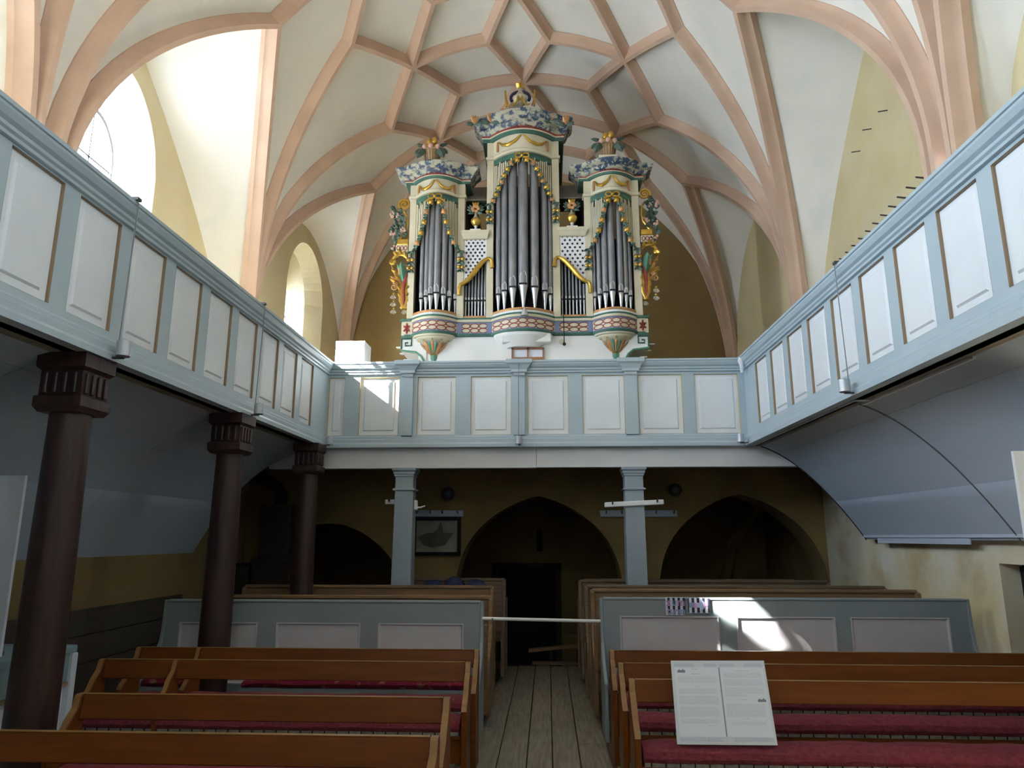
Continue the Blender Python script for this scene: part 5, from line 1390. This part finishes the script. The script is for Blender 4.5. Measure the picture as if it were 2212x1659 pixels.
# carved side wings
for sg, dx_, dy_ in ((-1, 0, 0), (1, 1, -12)):
    def W(px, py):
        """left-wing image measurements; the other wing mirrors them about the case edge"""
        X, Z = U(px, py)
        if sg > 0: X = pr3 + (pl0 - X); Z = Z + .075
        return X, Z
    X0 = pl0 if sg < 0 else pr3
    def P3(px, py, y=0): X, Z = W(px, py); return (X, YF + .02 + y, Z)
    # top volute
    cx, cz = W(874, 442); rr_ = []
    for i in range(34):
        a = i/33*4.2*pi; r = .085*(1 - i/36)
        rr_.append((cx + sg*r*cos(a - .8), YF, cz + r*sin(a - .8) if True else 0))
    wg = MB().tube(rr_[::-1], [.012 + .012*i/33 for i in range(34)], 6).build('side_wing', M['gold'], org, smooth=True)
    MB().tube([P3(872, 455), P3(879, 466), P3(880, 482), P3(876, 498), P3(866, 512), P3(862, 518)], .017, 6).build('wing_scroll', M['gold'], wg, smooth=True)
    a, b = W(858, 518), W(882, 530); MB().box(min(a[0], b[0]), max(a[0], b[0]), YF - .03, YF + .06, b[1], a[1]).build('wing_meander_block', M['gold'], wg, bevel=.008)
    a, b = W(856, 531), W(882, 545); blk = MB().box(min(a[0], b[0]), max(a[0], b[0]), YF - .03, YF + .06, b[1], a[1]).build('wing_oval_block', M['cream'], wg, bevel=.006)
    mb = MB(); m = ((a[0] + b[0])/2, (a[1] + b[1])/2)
    for k in (-1, 0, 1): mb.tube([(m[0] + k*.052 + .022*cos(2*pi*i/12), YF - .033, m[1] + .03*sin(2*pi*i/12)) for i in range(13)], .005, 4)
    mb.build('oval_ornament', M['redp'], blk)
    # grape and leaf trail outside the volute
    lv, fr_ = MB(), MB(); random.seed(21)
    for px, py in ((856, 450), (862, 458), (853, 470), (864, 474), (868, 484), (855, 484), (863, 496), (872, 503), (850, 500), (858, 506), (849, 520), (852, 532), (866, 462), (860, 490)):
        q = Vector(P3(px + random.uniform(-2, 2), py))
        for k in range(3):
            an = random.uniform(0, 2*pi); lv.leaf(q, q + Vector((.075*cos(an), -.03, .085*sin(an))), .07)
    for px, py in ((848, 462), (849, 470), (847, 505), (851, 509), (868, 500), (873, 496), (850, 536), (861, 467)):
        q = Vector(P3(px, py)); 
        fr_ = MB()
        for k in range(4): fr_.ball(q + Vector((random.uniform(-.02, .02), -.04, random.uniform(-.025, .025))), .020, 7, 5)
        fr_.build('wing_fruit', M['pink'], wg, smooth=True)
    lv.build('wing_leaf', M['leafdk'], wg, kind='stuff')
    # lower acanthus with red core and drop
    MB().tube([P3(846, 566), P3(852, 556, -.02), P3(862, 550, -.03), P3(872, 551, -.02), P3(880, 558)], [.03, .026, .022, .022, .015], 7).build('acanthus_scroll', M['gold'], wg, smooth=True)
    f = MB(); f.ball(P3(849, 566, -.02), (.05, .03, .05), 10, 6); f.build('acanthus_eye', M['gold'], wg, smooth=True)
    f = MB()
    for (p0, p1, w) in (((866, 615), (845, 573), .05), ((867, 612), (850, 585), .05), ((866, 602), (864, 575), .08), ((864, 606), (843, 598), .06), ((862, 610), (850, 612), .07)): f.leaf(P3(*p0), P3(*p1, -.03), w)
    f.build('acanthus_leaf', M['goldred'], wg)
    for (p0, p1, w) in (((862, 556), (850, 544), .06), ((870, 552), (860, 540), .06), ((878, 556), (874, 543), .05), ((852, 560), (842, 572), .06), ((858, 590), (846, 584), .05), ((860, 612), (842, 604), .055), ((866, 606), (853, 596), .055), ((868, 630), (858, 618), .05), ((868, 645), (860, 634), .045), ((876, 630), (884, 618), .045), ((876, 645), (883, 634), .045)):
        MB().leaf(P3(*p0, -.03), P3(*p1, -.05), w).build('gilt_leaf', M['gold'], wg)
    f = MB(); f.leaf(P3(872, 612), P3(868, 566, -.02), .14); f.leaf(P3(876, 606), P3(858, 570, -.02), .08); f.build('acanthus_green_leaf', M['greenlt'], wg)
    MB().tube([P3(881, 566, -.01), P3(880, 590, -.01), P3(873, 610, -.03), P3(871, 630, -.04), P3(872, 650, -.045), P3(872.5, 660, -.04)], [.016, .018, .022, .018, .022, .010], 6).build('red_core', M['redp'], wg, smooth=True)
    for s_ in (-1, 1):
        MB().tube([P3(868 if s_ < 0 else 879, 612), P3(866 if s_ < 0 else 879, 630, -.02), P3(867 if s_ < 0 else 879, 650, -.02), P3(872, 666, -.02)], [.022, .036, .040, .02], 7).build('drop_frond', M['gold'], wg, smooth=True)
    MB().ball(P3(872.5, 663), (.06, .035, .035), 10, 6).build('drop_tip', M['gold'], wg, smooth=True)
    f = MB()
    for an in (-2.2, -1.8, -1.35, -.95): q = Vector(P3(873, 668)); f.leaf(q, q + Vector((.06*cos(an), -.02, .085*sin(an))), .035)
    f.build('pale_petal', M['paleleaf'], wg)
    # bell flower chain
    bx_ = P3(851, 620); rr_ = [(bx_[0] + .055*(1 - i/26)*cos(i*.45 + 1.2)*sg, YF, bx_[2] + .055*(1 - i/26)*sin(i*.45 + 1.2)) for i in range(22)]
    MB().tube(rr_, .010, 6).build('chain_scroll', M['goldred'], wg, smooth=True)
    for k, py in enumerate((636, 652, 668) if sg < 0 else (642, 658)):
        q = Vector(P3(850, py)); f = MB()
        for an in (-2.3, -1.85, -1.35, -.9): f.leaf(q, q + Vector((.065*cos(an), -.02, .08*sin(an))), .04)
        f.build('bell_flower', M['paleleaf'], wg)
        MB().ball(q + Vector((0, -.01, .015)), .018, 7, 5).build('chain_bead', M['gold'], wg, smooth=True)

# ------------------------------------------------------------------ unseen tree outside the front window, leaves cut away to shape the sun patch
tr = thing('garden_tree', 'unseen leafy tree outside the church beyond the front window', 'tree', (-9.6, .6, -.5))
MB().tube([(-9.7, .5, -.5), (-9.6, .6, 4), (-9.7, .7, 8)], [.22, .16, .08], 8).build('trunk', M['dkwood'], tr, smooth=True)
random.seed(17); lf = MB()
def in_patch(p):
    t_ = (6.15 - p[1])/SUN_DIR.y; X, Z = p[0] + SUN_DIR.x*t_, p[2] + SUN_DIR.z*t_
    return (1.22 + max(0, 1.10 - Z)*1.9 < X < 1.76 and .90 < Z < 1.16)
for k in range(4200):
    q = Vector((random.gauss(0, 1), random.gauss(0, 1), random.gauss(0, 1))).normalized()*random.random()**.33
    p = Vector((-9.6 + q.x*.8, .65 + q.y*1.05, 9.2 + q.z*1.25))
    if in_patch(p) and random.random() < .96: continue
    d = Vector((random.uniform(-1, 1), random.uniform(-1, 1), random.uniform(-1, .4))).normalized()
    lf.leaf(p, p + d*.13, .09, (random.uniform(-1, 1), random.uniform(-1, 1), 1), .05)
lf.build('foliage', M['greenlt'], tr, kind='stuff', clean=False)
